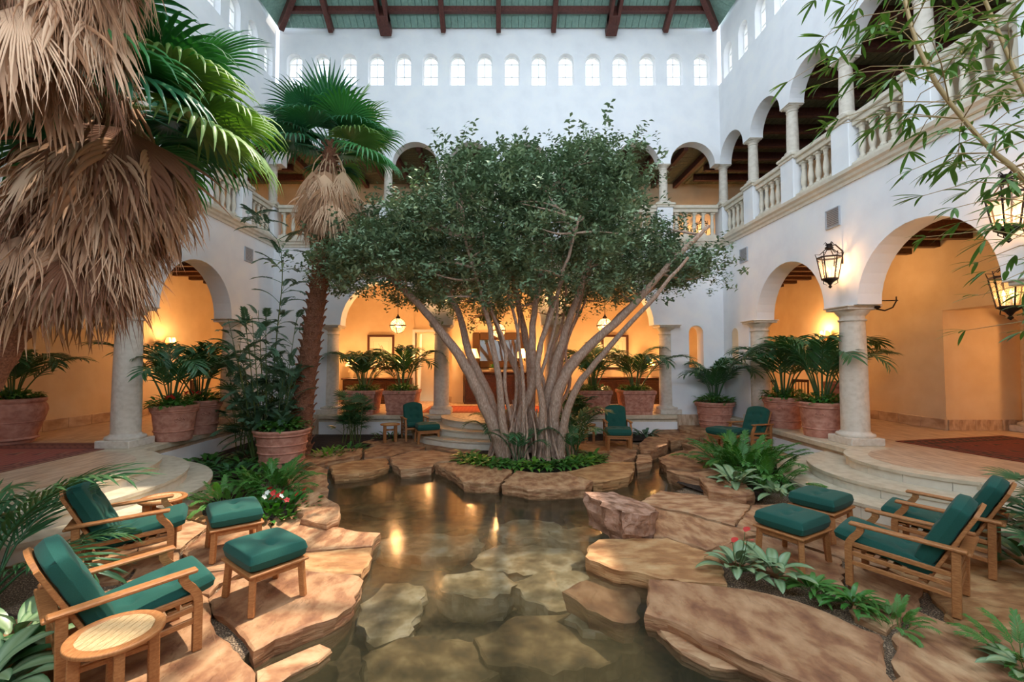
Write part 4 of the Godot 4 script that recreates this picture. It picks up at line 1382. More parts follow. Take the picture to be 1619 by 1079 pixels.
func pots() -> void:
	var a := pot_round("round terracotta pot with red flowers under the left wall sconce, nearer of the pair", Vector3(-6.5, TERRACE, -9.1), 0.42, 0.70, [0.28, 0.8])
	swag(a, 0.375, 0.42, 0.85)
	kentia(Vector3(-6.5, TERRACE + 0.62, -9.0), 1.29, 11, 11, "dark green kentia palm in the round pot nearer the left limestone column")
	skirt_plants(Vector3(-6.5, TERRACE + 0.66, -9.0), 0.36, "leafy underplanting with red blooms in the pot nearer the left limestone column", 1)
	var b := pot_round("round terracotta pot with red flowers under the left arch, farther of the pair", Vector3(-6.55, TERRACE, -9.95), 0.43, 0.72, [0.28, 0.8])
	swag(b, 0.385, 0.44, 0.85)
	kentia(Vector3(-6.55, TERRACE + 0.64, -9.95), 1.40, 11, 12, "dark green kentia palm in the round pot farther along the left arch")
	skirt_plants(Vector3(-6.55, TERRACE + 0.68, -9.95), 0.37, "leafy underplanting with red blooms in the farther pot of the left arch", 1)
	# the large urn at the far left
	var u := thing("urn_planter", "huge bulging terracotta urn at the left edge on the terrace", "plant pot", Vector3(-9.3, TERRACE, -8.7))
	put("body", simple(func(q): q.lathe([Vector2(0.3, 0), Vector2(0.34, 0.03), Vector2(0.33, 0.08), Vector2(0.35, 0.12), Vector2(0.41, 0.3), Vector2(0.47, 0.5), Vector2(0.5, 0.62), Vector2(0.49, 0.7), Vector2(0.45, 0.77)], 32)), M.terracotta, u)
	put("rim", simple(func(q): q.lathe([Vector2(0.45, 0.76), Vector2(0.48, 0.8), Vector2(0.48, 0.84), Vector2(0.44, 0.86), Vector2(0.4, 0.84), Vector2(0.39, 0.74)], 32)), M.terracotta, u)
	for y in [0.1, 0.42]:
		put("band", simple(func(q): q.lathe([Vector2(0.34 + y * 0.2, y - 0.03), Vector2(0.37 + y * 0.2, y - 0.01), Vector2(0.37 + y * 0.2, y + 0.01), Vector2(0.34 + y * 0.22, y + 0.03)], 32)), M.terracotta, u)
	swag(u, 0.5, 0.62, 0.2)
	kentia(Vector3(-9.3, TERRACE + 0.78, -8.7), 1.06, 13, 13, "spiky dark palm growing in the huge terracotta urn")
	skirt_plants(Vector3(-9.3, TERRACE + 0.8, -8.7), 0.36, "low green ivy spilling in the huge terracotta urn", 0)
	# banded pot in the left garden
	pot_round("banded terracotta pot standing among plants at the left pond bank", Vector3(-4.37, -0.04, -9.15), 0.53, 0.76, [0.2, 0.42, 0.62], "garden terracotta pots")
	var lf := thing("broadleaf_plant", "grey green broad-leaved plant in the banded pot of the left bank", "plant", Vector3(-4.37, 0.68, -9.15))
	for k in 9:
		var th := k * 2.4
		put("leaf", leaf_mesh(0.42, 0.15, 1.1, 0.12), M.grey_green, lf, Transform3D(Basis(Vector3.UP, th) * Basis(Vector3.RIGHT, -1.15 + 0.05 * k), Vector3(0.05 * sin(th), 0.05 + 0.03 * k, 0.05 * cos(th))))
	skirt_plants(Vector3(-4.37, 0.69, -9.15), 0.46, "dense green groundcover filling the banded pot of the left bank", 0)
	# the back row
	var sq := [[-4.05, "leftmost", 14], [-2.9, "second from left, beside the door", 15], [2.68, "third, right of the tree", 16], [3.92, "rightmost, beside the end column", 17]]
	for s in sq:
		pot_square("square terracotta planter of the back arcade, %s" % s[1], Vector3(s[0], TERRACE, -13.4), 0.94, 0.7)
		kentia(Vector3(s[0], TERRACE + 0.6, -13.4), 1.40, 11, s[2], "kentia palm in the square back planter, %s" % s[1])
		skirt_plants(Vector3(s[0], TERRACE + 0.64, -13.4), 0.42, "dark leafy underplanting in the square back planter, %s" % s[1], 0)
	# right side
	pot_round("banded terracotta pot in the back right corner below the slit niches", Vector3(5.92, 0.2, -12.72), 0.52, 0.72, [0.15, 0.3, 0.55], "garden terracotta pots")
	kentia(Vector3(5.92, 0.84, -12.72), 1.34, 12, 18, "kentia palm in the corner pot below the slit niches")
	skirt_plants(Vector3(5.92, 0.88, -12.72), 0.48, "bushy green underplanting in the corner pot below the slit niches", 0)
	var d := pot_round("round terracotta pot in the right arch beside the far column", Vector3(6.62, TERRACE, -10.75), 0.45, 0.72, [0.25, 0.8])
	swag(d, 0.40, 0.46, -0.75)
	kentia(Vector3(6.62, TERRACE + 0.64, -10.75), 1.51, 12, 19, "kentia palm in the right arch beside the far column")
	skirt_plants(Vector3(6.62, TERRACE + 0.68, -10.75), 0.42, "bright leafy underplanting in the right arch pot beside the far column", 0)
	var e := pot_round("large round terracotta pot in the right arch touching the lantern column", Vector3(6.66, TERRACE, -9.5), 0.46, 0.72, [0.25, 0.85])
	swag(e, 0.41, 0.48, -0.75)
	kentia(Vector3(6.66, TERRACE + 0.64, -9.5), 1.51, 12, 20, "kentia palm in the right arch touching the lantern column")
	skirt_plants(Vector3(6.66, TERRACE + 0.68, -9.5), 0.42, "leafy underplanting in the right arch pot touching the lantern column", 0)
	pot_round("terracotta pot inside the right arcade, half hidden behind the lantern column", Vector3(8.6, TERRACE + 0.3, -11.5), 0.45, 0.72, [0.8])
	kentia(Vector3(8.6, TERRACE + 0.94, -11.5), 1.23, 11, 21, "kentia palm inside the right arcade behind the lantern column")
	put("stand", bxm(Vector3(0.7, 0.3, 0.7), 0.01), M.dark_wood, self, at(Vector3(8.6, TERRACE + 0.15, -11.5)))
	tag(get_node("stand"), "low dark wooden stand under the pot inside the right arcade", "plant stand")

# ---------------------------------------------------------------- plants
var leaf_cache := {}

func leaf_mesh(length: float, width: float, droop: float, fold := 0.2) -> ArrayMesh:
	var key := "%.3f %.3f %.2f %.2f" % [length, width, droop, fold]
	if not leaf_cache.has(key):
		var m := MB.new()
		m.leaf(Transform3D.IDENTITY, length, width, droop, 6, fold)
		leaf_cache[key] = m.done()
	return leaf_cache[key]

func aim(p: Vector3, turn: float, rise: float, sc := 1.0) -> Transform3D:   # +z swung to a heading, then lifted
	return Transform3D((Basis(Vector3.UP, turn) * Basis(Vector3.RIGHT, -rise)).scaled_local(Vector3.ONE * sc), p)

func pinnate(length: float, pairs_: int, leaflet: float, width: float, rise: float, fall: float, seed_: int, hang := 0.9, bend := 0.0) -> ArrayMesh:
	# a feather frond along local +z; rise and fall are the angles of the midrib at its foot and tip
	var r := RandomNumberGenerator.new()
	r.seed = seed_
	var m := MB.new()
	var n := 14
	var pts := []
	var dirs := []
	var rad := []
	var p := Vector3.ZERO
	for i in n + 1:
		var s := float(i) / n
		var a := lerpf(rise, fall, pow(s, bend) if bend > 0.0 else s * s * 0.6 + s * 0.4)
		var d := Vector3(0, sin(a), cos(a))
		pts.append(p); dirs.append(d); rad.append(lerpf(0.011, 0.003, s) * length)
		p += d * length / n
	m.tube(pts, rad, 4, false)
	for k in pairs_:
		var s := lerpf(0.34, 0.99, (k + 0.5) / pairs_)
		var f := s * n
		var i: int = min(int(f), n - 1)
		var o: Vector3 = pts[i].lerp(pts[i + 1], f - i)
		var d: Vector3 = dirs[i]
		var l := leaflet * (0.55 + 0.45 * sin(PI * clampf((s - 0.2) * 1.15, 0, 1))) * r.randf_range(0.9, 1.1)
		for sg in [-1.0, 1.0]:
			var sweep := lerpf(1.15, 0.45, s) + r.randf_range(-0.1, 0.1)
			var dir: Vector3 = (Vector3(sg * sin(sweep), 0, 0) + d * cos(sweep) + Vector3(0, 0.12, 0)).normalized()
			var up: Vector3 = dir.cross(d).normalized() * -sg
			if up.y < 0: up = -up
			var x: Vector3 = up.cross(dir).normalized()
			m.leaf(Transform3D(Basis(x, dir.cross(x), dir), o), l, width, hang * r.randf_range(0.7, 1.3), 3, 0.3)
	return m.done()

func kentia(p: Vector3, h: float, n: int, seed_: int, label: String) -> void:
	var t := thing("kentia_palm", label, "potted palm", p, seed_ * 0.7, "potted kentia palms")
	var r := RandomNumberGenerator.new()
	r.seed = seed_
	if not leaf_cache.has("kentia0"):
		for k in 4:
			leaf_cache["kentia%d" % k] = pinnate(1.3, 18, 0.36, 0.036, [1.5, 1.32, 1.42, 1.15][k], [-0.6, -0.9, -1.1, -0.3][k], 60 + k, 0.9, 2.2)
	for k in n:
		var a := TAU * k / n * 1.0 + r.randf_range(-0.3, 0.3)
		put("frond", leaf_cache["kentia%d" % (k % 4)], M.kentia, t, aim(Vector3(sin(a) * 0.06, 0, cos(a) * 0.06), a, r.randf_range(-0.15, 0.18), h * r.randf_range(0.8, 1.1)))

func skirt_plants(p: Vector3, r0: float, label: String, flowers: int) -> void:
	var t := thing("underplanting", label, "plant", p, 0.0, "underplanting in terracotta pots")
	var r := RandomNumberGenerator.new()
	r.seed = int(p.x * 100) + int(p.z * 10)
	var m := MB.new()
	for k in 260:
		var a := r.randf() * TAU
		var d := r0 * sqrt(r.randf())
		var q := Vector3(sin(a) * d, r.randf_range(0.0, 0.2) * (1.25 - d / r0 * 0.6), cos(a) * d)
		m.leaf(aim(q, a + r.randf_range(-0.8, 0.8), r.randf_range(-0.1, 0.9)), r.randf_range(0.11, 0.19), r.randf_range(0.045, 0.075), 0.9, 3, 0.2)
	var f := put("foliage", m.done(), [M.glossy_green, M.fern_green][int(absf(p.x * 10)) % 2], t)
	f.set_meta("kind", "stuff")
	for k in flowers * 4:
		put("flower", flower_mesh(), M.red_petal, t, aim(Vector3(r.randf_range(-0.7, 0.7) * r0, 0.2, r.randf_range(0.0, 0.8) * r0), r.randf() * TAU, 0.9, 1.2))

func flower_mesh() -> ArrayMesh:
	if not leaf_cache.has("flower"):
		var m := MB.new()
		for k in 5:
			m.leaf(aim(Vector3.ZERO, TAU * k / 5.0, 0.4), 0.05, 0.035, 0.8, 3, 0.1)
		leaf_cache["flower"] = m.done()
	return leaf_cache["flower"]

func clump(label: String, called: String, p: Vector3, n: int, len: float, wid: float, spread: float, m: Material, seed_: int, group := "", rise := 0.9, droop := 1.3, parts := true) -> Node3D:
	# arching blades from a common foot, each leaf a part of its own
	var t := thing(called, label, "plant", p, 0.0, group)
	var r := RandomNumberGenerator.new()
	r.seed = seed_
	var b := MB.new()
	for k in n:
		var a := k * 2.39996 + r.randf_range(-0.25, 0.25)
		var d := spread * sqrt(float(k) / n)
		var xf := aim(Vector3(sin(a) * d, 0.02 + len * 0.22 * (1.0 - d / maxf(spread, 0.001)), cos(a) * d), a + r.randf_range(-0.4, 0.4), rise * r.randf_range(0.6, 1.25) * (1.25 - 0.6 * d / maxf(spread, 0.001)), r.randf_range(0.8, 1.15))
		if parts:
			put("leaf", leaf_mesh(len, wid, droop, 0.22), m, t, xf)
		else:
			b.leaf(xf, len, wid, droop, 4, 0.22)
	if not parts:
		put("foliage", b.done(), m, t).set_meta("kind", "stuff")
	return t

func variegated_leaf() -> ArrayMesh:
	if not leaf_cache.has("varieg"):
		var m := MB.new()
		m.tinted = true
		var steps := 8
		var p := Vector3.ZERO
		var ang := -0.1
		var rows := []
		for i in steps + 1:
			var s := float(i) / steps
			var w := 0.05 * pow(sin(PI * clampf(s * 0.92 + 0.06, 0, 1)), 0.75) * (1.0 if i < steps else 0.0)
			var up := Vector3(0, cos(ang), sin(ang))
			rows.append([p + Vector3(-w, 0, 0) + up * 0.2 * w, p + Vector3(-w * 0.55, 0, 0) + up * 0.1 * w, p, p + Vector3(w * 0.55, 0, 0) + up * 0.1 * w, p + Vector3(w, 0, 0) + up * 0.2 * w])
			p += Vector3(0, -sin(ang), cos(ang)) * 0.3 / steps
			ang += 1.1 / steps
		m.grid(rows)
		for i in m.col.size():
			var k := i % 5
			m.col[i] = Color(0.07, 0.17, 0.06) if k == 0 or k == 4 else (Color(0.26, 0.36, 0.2) if k != 2 else Color(0.2, 0.3, 0.13))
		leaf_cache["varieg"] = m.done()
	return leaf_cache["varieg"]

func aglaonema(label: String, p: Vector3, n: int, seed_: int, sc := 1.0, flowers := 0) -> void:
	var t := thing("aglaonema", label, "plant", p)
	var r := RandomNumberGenerator.new()
	r.seed = seed_
	for k in n:
		var a := k * 2.39996 + r.randf_range(-0.3, 0.3)
		var d := 0.13 * sc * sqrt(float(k) / n)
		put("leaf", variegated_leaf(), M.variegated, t, aim(Vector3(sin(a) * d, 0.08 * sc + 0.10 * sc * (1.0 - d / (0.13 * sc)), cos(a) * d), a, r.randf_range(0.2, 1.0), sc * r.randf_range(0.75, 1.1)))
	for k in flowers:
		var q := Vector3(r.randf_range(-0.12, 0.12), 0.34 + 0.04 * k, r.randf_range(-0.12, 0.08))
		var m := MB.new()
		m.tube([Vector3(0, 0.05, 0), q * Vector3(0.7, 0.6, 0.7), q], [0.004, 0.004, 0.003], 4, false)
		put("flower_stalk", m.done(), M.stem_green, t)
		put("flower", leaf_mesh(0.09, 0.065, 0.4, 0.1), M.red_petal, t, aim(q, r.randf() * TAU, 0.5))

func rhapis(label: String, p: Vector3, stems: int, h: float, seed_: int, group := "lady palms along the walls") -> void:
	# lady palm: canes with fingered fans
	var t := thing("lady_palm", label, "plant", p, 0.0, group)
	var r := RandomNumberGenerator.new()
	r.seed = seed_
	if not leaf_cache.has("rhapis"):
		var m := MB.new()
		m.tube([Vector3.ZERO, Vector3(0, 0.03, 0.14), Vector3(0, 0.04, 0.26)], [0.004, 0.004, 0.004], 4, false)
		for k in 9:
			var a := (k - 4) * 0.34
			m.leaf(aim(Vector3(0, 0.04, 0.26), a, 0.25), 0.27, 0.036, 0.9, 4, 0.2)
		leaf_cache["rhapis"] = m.done()
	for k in stems:
		var a := r.randf() * TAU
		var d := 0.35 * sqrt(r.randf())
		var foot := Vector3(sin(a) * d, 0, cos(a) * d)
		var hh := h * r.randf_range(0.55, 1.0)
		var top := foot + Vector3(r.randf_range(-0.15, 0.15), hh, r.randf_range(-0.15, 0.15))
		var m := MB.new()
		m.tube([foot, (foot + top) * 0.5 + Vector3(0.03, 0, 0), top], [0.012, 0.01, 0.008], 5, false)
		var cane := put("cane", m.done(), M.stem_green, t)
		for j in 7:
			var y := lerpf(0.35, 1.0, j / 6.0)
			put("fan_leaf", leaf_cache["rhapis"], M.kentia, cane, aim(foot.lerp(top, y), r.randf() * TAU, r.randf_range(0.1, 0.9), r.randf_range(0.8, 1.15)))

func zz(label: String, p: Vector3, n: int, h: float, m: Material, seed_: int, group := "") -> void:
	# upright stems carrying paired glossy leaflets
	var t := thing("leafy_shrub", label, "plant", p, 0.0, group)
	var r := RandomNumberGenerator.new()
	r.seed = seed_
	for k in 3:
		var key := "zz%d" % k
		if not leaf_cache.has(key):
			leaf_cache[key] = pinnate(1.0, 15, 0.2, 0.036, 1.4 - 0.2 * k, 0.5 - 0.5 * k, 80 + k, 0.8)
	for k in n:
		var a := k * 2.39996
		var d := 0.5 * h * sqrt(float(k) / n)
		put("frond", leaf_cache["zz%d" % (k % 3)], m, t, aim(Vector3(sin(a) * d, 0, cos(a) * d), a + r.randf_range(-0.5, 0.5), r.randf_range(-0.5, 0.25), h * r.randf_range(0.7, 1.1)))

func fan(len: float, span: float, segs: int, split: float, sag: float, seed_: int, petiole: Array, aim_dir: Vector3, jitter := 0.1, tipw := 0.4) -> ArrayMesh:
	# palmate frond: petiole through the given points (local, +z outward), blade in the direction aim_dir
	var r := RandomNumberGenerator.new()
	r.seed = seed_
	var m := MB.new()
	var rad := []
	for i in petiole.size(): rad.append(lerpf(0.022, 0.012, float(i) / (petiole.size() - 1)))
	m.tube(petiole, rad, 5, false)
	var o: Vector3 = petiole[-1]
	var d := aim_dir.normalized()
	var x := Vector3.RIGHT
	x = (x - d * x.dot(d)).normalized()
	var nrm := d.cross(x)
	var dphi := span / segs
	var steps := 8
	for k in segs:
		var phi := -span * 0.5 + dphi * (k + 0.5)
		var L := len * (0.72 + 0.28 * cos(phi * 0.75)) * r.randf_range(1.0 - jitter, 1.0 + jitter * 0.5)
		var wob := Vector3(r.randf_range(-1, 1), r.randf_range(-1, 1), r.randf_range(-1, 1)) * jitter * 1.2
		var dir0 := (d * cos(phi) + x * sin(phi)).normalized()
		var p := o
		var rows := []
		var dir := dir0
		var side := (x * cos(phi) - d * sin(phi)).normalized()
		var sg := sag * r.randf_range(0.75, 1.25)
		for i in steps + 1:
			var s := float(i) / steps
			var w := s * len * tan(dphi * 0.5) * 1.02
			if s > split:
				w = split * len * tan(dphi * 0.5) * lerpf(1.0, 0.04, pow((s - split) / (1.0 - split), 1.0 / (0.4 + tipw)))
			var ridge := nrm * w * 0.55
			rows.append([p - side * w - ridge * 0.5, p + ridge, p + side * w - ridge * 0.5])
			var u := maxf(0.0, s - split * 0.75) / (1.0 - split * 0.75)
			dir = (dir0 * (1.0 - clampf(sg * u, 0, 1)) + Vector3.DOWN * clampf(sg * u, 0, 1) + wob * u).normalized()
			p += dir * L / steps
		m.grid(rows)
	return m.done()

func trunk_path(pts: Array, n: int) -> Array:
	var c := Curve3D.new()
	for i in pts.size():
		var t: Vector3 = (pts[min(i + 1, pts.size() - 1)] - pts[max(i - 1, 0)]) * 0.22
		c.add_point(pts[i], -t, t)
	var o := []
	for i in n + 1:
		o.append(c.sample_baked(c.get_baked_length() * i / n, true))
	return o

func palm_trunk(path: Array, r0: float, r1: float, root: Node3D, seed_: int, boots := true) -> void:
	var r := RandomNumberGenerator.new()
	r.seed = seed_
	var rad := []
	for i in path.size():
		var s := float(i) / (path.size() - 1)
		rad.append(lerpf(r0, r1, s) * r.randf_range(0.94, 1.06))
	var m := MB.new()
	m.tube(path, rad, 14)
	put("trunk", m.done(), M.palm_trunk, root)
	if not boots:
		return
	var bt := MB.new()
	bt.box(Vector3(0, 0.05, 0.0), Vector3(0.13, 0.15, 0.022), 0.006, Basis(Vector3.RIGHT, 0.35))
	bt.box(Vector3(0, 0.12, 0.045), Vector3(0.07, 0.1, 0.02), 0.005, Basis(Vector3.RIGHT, 0.75))
	var bm := bt.done()
	var places := []
	for i in range(1, path.size() - 1):
		for k in 7:
			var a := k * TAU / 7.0 + i * 0.45 + r.randf_range(-0.15, 0.15)
			places.append(Transform3D(Basis(Vector3.UP, a), path[i] + Vector3(sin(a), 0, cos(a)) * rad[i] * 0.98))
	scatter("leaf_base", bm, M.palm_trunk, places, root)

func fan_palms() -> void:
	var green := []
	for k in 5:
		var el: float = [1.15, 0.75, 0.35, -0.1, 0.55][k]
		var d := Vector3(0, sin(el), cos(el))
		green.append(fan(1.0, 4.1, 34, 0.52, [0.25, 0.5, 0.75, 0.9, 0.65][k], 400 + k, [Vector3.ZERO, d * 0.35 + Vector3(0, 0.06, 0), d * 0.75 + Vector3(0, 0.02, 0)], d + Vector3(0, -0.15, 0), 0.06))
	var dead := []
	for k in 6:
		var out: float = [0.26, 0.38, 0.2, 0.5, 0.3, 0.44][k]
		dead.append(fan(1.0, [2.3, 1.7, 2.0, 1.5, 2.5, 1.8][k], 30, [0.55, 0.35, 0.45, 0.3, 0.5, 0.4][k], 1.0, 420 + k, [Vector3(0, 0.1, 0), Vector3(0, 0.06, out * 0.6), Vector3(0, -0.2, out), Vector3(0, -0.42, out * 1.12)], Vector3(0, -1, 0.12 + 0.1 * (k % 2)), 0.3, 0.12))
	# the leaning palm in the left garden
	var t := thing("fan_palm", "slim fan palm leaning right in the left garden, with a short tan skirt", "palm tree", Vector3(-4.35, -0.05, -9.9))
	var path := trunk_path([Vector3(0, 0, 0), Vector3(0.06, 1.2, 0.0), Vector3(0.22, 2.6, 0.0), Vector3(0.42, 4.2, 0.05), Vector3(0.58, 6.2, 0.1), Vector3(0.62, 6.9, 0.1)], 40)
	palm_trunk(path, 0.22, 0.13, t, 3)
	var head: Vector3 = path[-1]
	var r := RandomNumberGenerator.new()
	r.seed = 12
	for k in 26:
		var g: int = [0, 1, 4, 2, 3, 1, 2][k % 7]
		var a := k * 2.39996
		put("frond", green[g], [M.palm_green_deep, M.palm_green, M.palm_olive, M.palm_green, M.palm_green_deep][(k * 3) % 5], t, aim(head + Vector3(0, -0.25 * float(k) / 26.0 - 0.1, 0), a, r.randf_range(-0.12, 0.12), r.randf_range(0.9, 1.1)))
	for k in 64:
		var a := k * 2.39996
		put("dead_frond", dead[k % 6], M["dead_frond_%d" % [0, 2, 0, 2, 1][k % 5]], t, aim(path[39] + Vector3(-0.01, -0.2 - 0.75 * float(k) / 64.0, 0), a, r.randf_range(-0.1, 0.12), r.randf_range(0.78, 1.0)))
	for k in 26:
		put("dead_frond", dead[(k * 3 + 1) % 6], M["dead_frond_%d" % [0, 2, 1][k % 3]], t, aim(path[34 - k % 5] + Vector3(0, 0.1, 0), k * 2.39996, r.randf_range(-0.05, 0.05), r.randf_range(0.42, 0.58)))
	# the big palm whose skirt hangs into the frame at left
	var b := thing("fan_palm", "stout fan palm at left whose wide tan skirt of dead fronds hides its trunk", "palm tree", Vector3(-5.8, 0.0, -4.15))
	var bp := trunk_path([Vector3(0, 0, 0), Vector3(0.12, 1.2, -0.3), Vector3(0.45, 2.3, -0.6), Vector3(1.0, 3.7, -0.8), Vector3(1.45, 4.95, -0.85)], 34)
	palm_trunk(bp, 0.32, 0.24, b, 8)
	var bh: Vector3 = bp[-1]
	for k in 120:
		var a := k * 2.39996
		var s := float(k) / 120.0
		put("dead_frond", dead[[0, 4][k % 2] if k < 18 else (k * 5 + k / 7) % 6], M["dead_frond_%d" % [0, 1, 2, 3, 0, 1][(k * 7 + k / 5) % 6]], b, aim(bp[34 - int(s * 10)] + Vector3(0, -0.05, 0), a, r.randf_range(-0.15, 0.3), r.randf_range(0.82, 1.02) * (1.25 if k < 18 else 1.0)))
	for k in 24:
		var a := k * 2.39996 + 0.4
		put("frond", green[[1, 2, 3, 2, 4, 3][k % 6]], [M.palm_green_deep, M.palm_green, M.palm_green_deep, M.palm_olive][k % 4], b, aim(bh + Vector3(0, 0.1 - 0.2 * k / 24.0, 0), a, r.randf_range(-0.35, 0.05), r.randf_range(1.0, 1.25)))
	# the nearer palm at the very left, only its skirt hangs into the top corner
	var c := thing("fan_palm", "leaning fan palm at the top left corner, only its hanging tan skirt in view", "palm tree", Vector3(-4.98, 0.0, -2.9))
	var cp := trunk_path([Vector3(0, 0, 0), Vector3(0.0, 1.5, -0.3), Vector3(0.45, 3.3, -0.5), Vector3(1.2, 4.6, -0.5), Vector3(1.6, 5.9, -0.5), Vector3(1.75, 7.0, -0.5)], 40)
	palm_trunk(cp, 0.26, 0.2, c, 18)
	for k in 110:
		var a := k * 2.39996
		var s := float(k) / 110.0
		put("dead_frond", dead[(k * 5 + k / 6 + 1) % 6], M["dead_frond_%d" % [0, 1, 2, 3, 0, 1][(k * 5 + k / 3) % 6]], c, aim(cp[40 - int(s * 12)] + Vector3(0, -0.1, 0), a, r.randf_range(-0.15, 0.1), r.randf_range(0.62, 0.8)))
	for k in 18:
		put("frond", green[[0, 1, 2, 4, 3][k % 5]], [M.palm_green_deep, M.palm_green][k % 2], c, aim(cp[40] + Vector3(0, 0.1, 0), k * 2.39996, r.randf_range(-0.1, 0.1), r.randf_range(1.0, 1.2)))

func ficus() -> void:
	var t := thing("ficus_tree", "many-stemmed evergreen tree with a wide canopy on the pond island", "tree", Vector3(0.5, 0.0, -9.9))
	var r := RandomNumberGenerator.new()
	r.seed = 21
	# stems: x, height and depth along each, measured from the foot of the tree
	var stems := [
		["-0.45,0.05,0.3 -0.75,0.9,0.3 -1.25,1.95,0.35 -1.7,2.6,0.4 -2.4,3.4,0.5 -3.3,4.2,0.6", 0.15],
		["-0.5,0.05,0.2 -0.75,1.2,0.0 -1.2,2.2,-0.2 -1.5,3.2,-0.4 -2.1,4.3,-0.7 -2.6,5.2,-0.9", 0.12],
		["-0.4,0.05,0.4 -0.5,1.1,0.5 -0.6,2.0,0.6 -0.85,3.2,0.9 -1.2,4.4,1.4", 0.09],
		["-0.3,0.05,0.1 -0.1,0.9,0.1 0.2,1.7,0.2 0.15,2.7,0.2 0.35,4.0,0.3 0.5,5.6,0.4", 0.11],
		["0.1,0.05,-0.2 0.15,1.4,-0.3 0.05,2.6,-0.4 -0.2,3.8,-0.6 -0.4,5.4,-0.8", 0.12],
		["0.35,0.05,0.0 0.55,1.5,0.0 0.85,2.6,0.1 1.25,3.8,0.2 1.7,5.2,0.2", 0.13],
		["0.65,0.05,0.1 0.65,1.2,0.2 1.1,2.1,0.3 2.1,3.1,0.5 2.9,4.0,0.7 3.7,4.8,0.8", 0.14],
		["0.6,0.05,-0.1 0.85,1.7,-0.2 1.6,2.5,-0.4 2.6,3.4,-0.8 3.6,4.1,-1.2", 0.12],
		["0.3,0.05,0.3 0.35,1.0,0.4 0.25,2.1,0.6 0.6,3.4,1.0 0.9,4.6,1.7", 0.08],
		["-0.35,0.05,-0.2 -0.05,1.4,-0.5 -0.5,2.6,-0.9 -0.9,3.8,-1.5 -1.2,5.0,-2.0", 0.1],
		["0.5,0.05,-0.3 0.8,1.6,-0.8 1.2,3.0,-1.4 1.7,4.4,-2.1", 0.1],
		["0.7,0.05,0.3 0.95,1.3,0.5 1.5,2.2,0.9 2.2,3.1,1.5 2.8,3.9,1.9", 0.09],
	]
	var nodes := []
	for s in stems:
		var pts := []
		for w in String(s[0]).split(" "):
			var q := w.split(",")
			pts.append(Vector3(q[0].to_float(), q[1].to_float(), q[2].to_float()))
		var path := trunk_path(pts, 22)
		var rad := []
		for i in path.size():
			var u := i / 22.0
			path[i] += Vector3(r.randf_range(-1, 1), 0, r.randf_range(-1, 1)) * 0.02
			rad.append(lerpf(s[1] * 1.15, s[1] * 0.28, pow(u, 0.8)))
			if u > 0.42:
				nodes.append([path[i], rad[i]])
		var m := MB.new()
		m.tube(path, rad, 9)
		put("stem", m.done(), M.bark, t)
	# thinner twisting stems between the main ones
	for k in 8:
		var bx := r.randf_range(-0.5, 0.75)
		var bz := r.randf_range(-0.3, 0.4)
		var tx := bx * 2.6 + r.randf_range(-0.5, 0.5)
		var pts := []
		for i in 7:
			var u := i / 6.0
			pts.append(Vector3(lerpf(bx, tx, pow(u, 1.4)) + r.randf_range(-0.13, 0.13) * (1.0 if i > 0 else 0.0), lerpf(0.05, r.randf_range(4.2, 4.8), u), lerpf(bz, bz * 4.0, u) + r.randf_range(-0.1, 0.1)))
		var path := trunk_path(pts, 26)
		var rad := []
		for i in 27: rad.append(lerpf(r.randf_range(0.042, 0.052), 0.02, i / 26.0))
		var m := MB.new()
		m.tube(path, rad, 7)
		put("stem", m.done(), M.bark, t)
	# roots that drip down round the foot
	for k in 70:
		var a := r.randf() * TAU
		var foot := Vector3(0.12 + sin(a) * r.randf_range(0.45, 1.0), 0.0, 0.05 + cos(a) * r.randf_range(0.3, 0.7))
		var top := Vector3(foot.x * 0.75, r.randf_range(0.5, 1.3), foot.z * 0.6)
		var mid := foot.lerp(top, 0.5) + Vector3(r.randf_range(-0.1, 0.1), 0, r.randf_range(-0.08, 0.08))
		var path := trunk_path([foot, mid, top], 8)
		var rad := []
		for i in 9: rad.append(lerpf(0.032, 0.014, i / 8.0) * r.randf_range(0.8, 1.1))
		var m := MB.new()
		m.tube(path, rad, 5, false)
		put("root", m.done(), M.bark, t)
	# canopy: twigs reach from the stems into clumps of leaves
	var sprig := MB.new()
	for k in 9:
		var a := k * 2.39996
		sprig.leaf(aim(Vector3(0, 0.02 * k, 0.018 * k), a, r.randf_range(-0.2, 0.9)), r.randf_range(0.07, 0.095), 0.042, 0.5, 2, 0.25)
	var sm := sprig.done()
	var places := []
	var cols := PackedColorArray()
	var n := 0
	var tries := 0
	var f3 := FastNoiseLite.new()
	f3.seed = 4
	f3.frequency = 0.55
	while n < 470 and tries < 9000:
		tries += 1
		var x := r.randf_range(-4.45, 3.95)
		var z := r.randf_range(-3.0, 2.4)
		var e := 1.0 - pow((x + 0.25) / 4.15, 2.0) - pow((z + 0.3) / 2.8, 2.0)
		if e <= 0.0:
			continue
		if f3.get_noise_3d(x, z * 1.3, x * 0.3 + z) < -0.06:
			continue
		var top := 3.9 + 2.75 * sqrt(e) * (1.0 - 0.12 * sin(x * 2.1 + 1.0)) + (0.3 if x > -0.2 and x < 1.9 else 0.0) - 0.12 * absf(x - 0.6)
		var bot := 3.3 + 0.55 * pow(absf(x) / 4.0, 1.5) - 0.35 * (1.0 if absf(x) < 3.0 else 0.0) * r.randf()
		var y := lerpf(bot, top, pow(r.randf(), 0.8))
		var c := Vector3(x, y, z)
		var best := 1e9
		var from := Vector3.ZERO
		var fr := 0.02
		for q in nodes:
			var dd: float = (q[0] as Vector3).distance_squared_to(c) + maxf(0.0, (q[0] as Vector3).y - c.y) * 1.5
			if dd < best:
				best = dd; from = q[0]; fr = q[1]
		n += 1
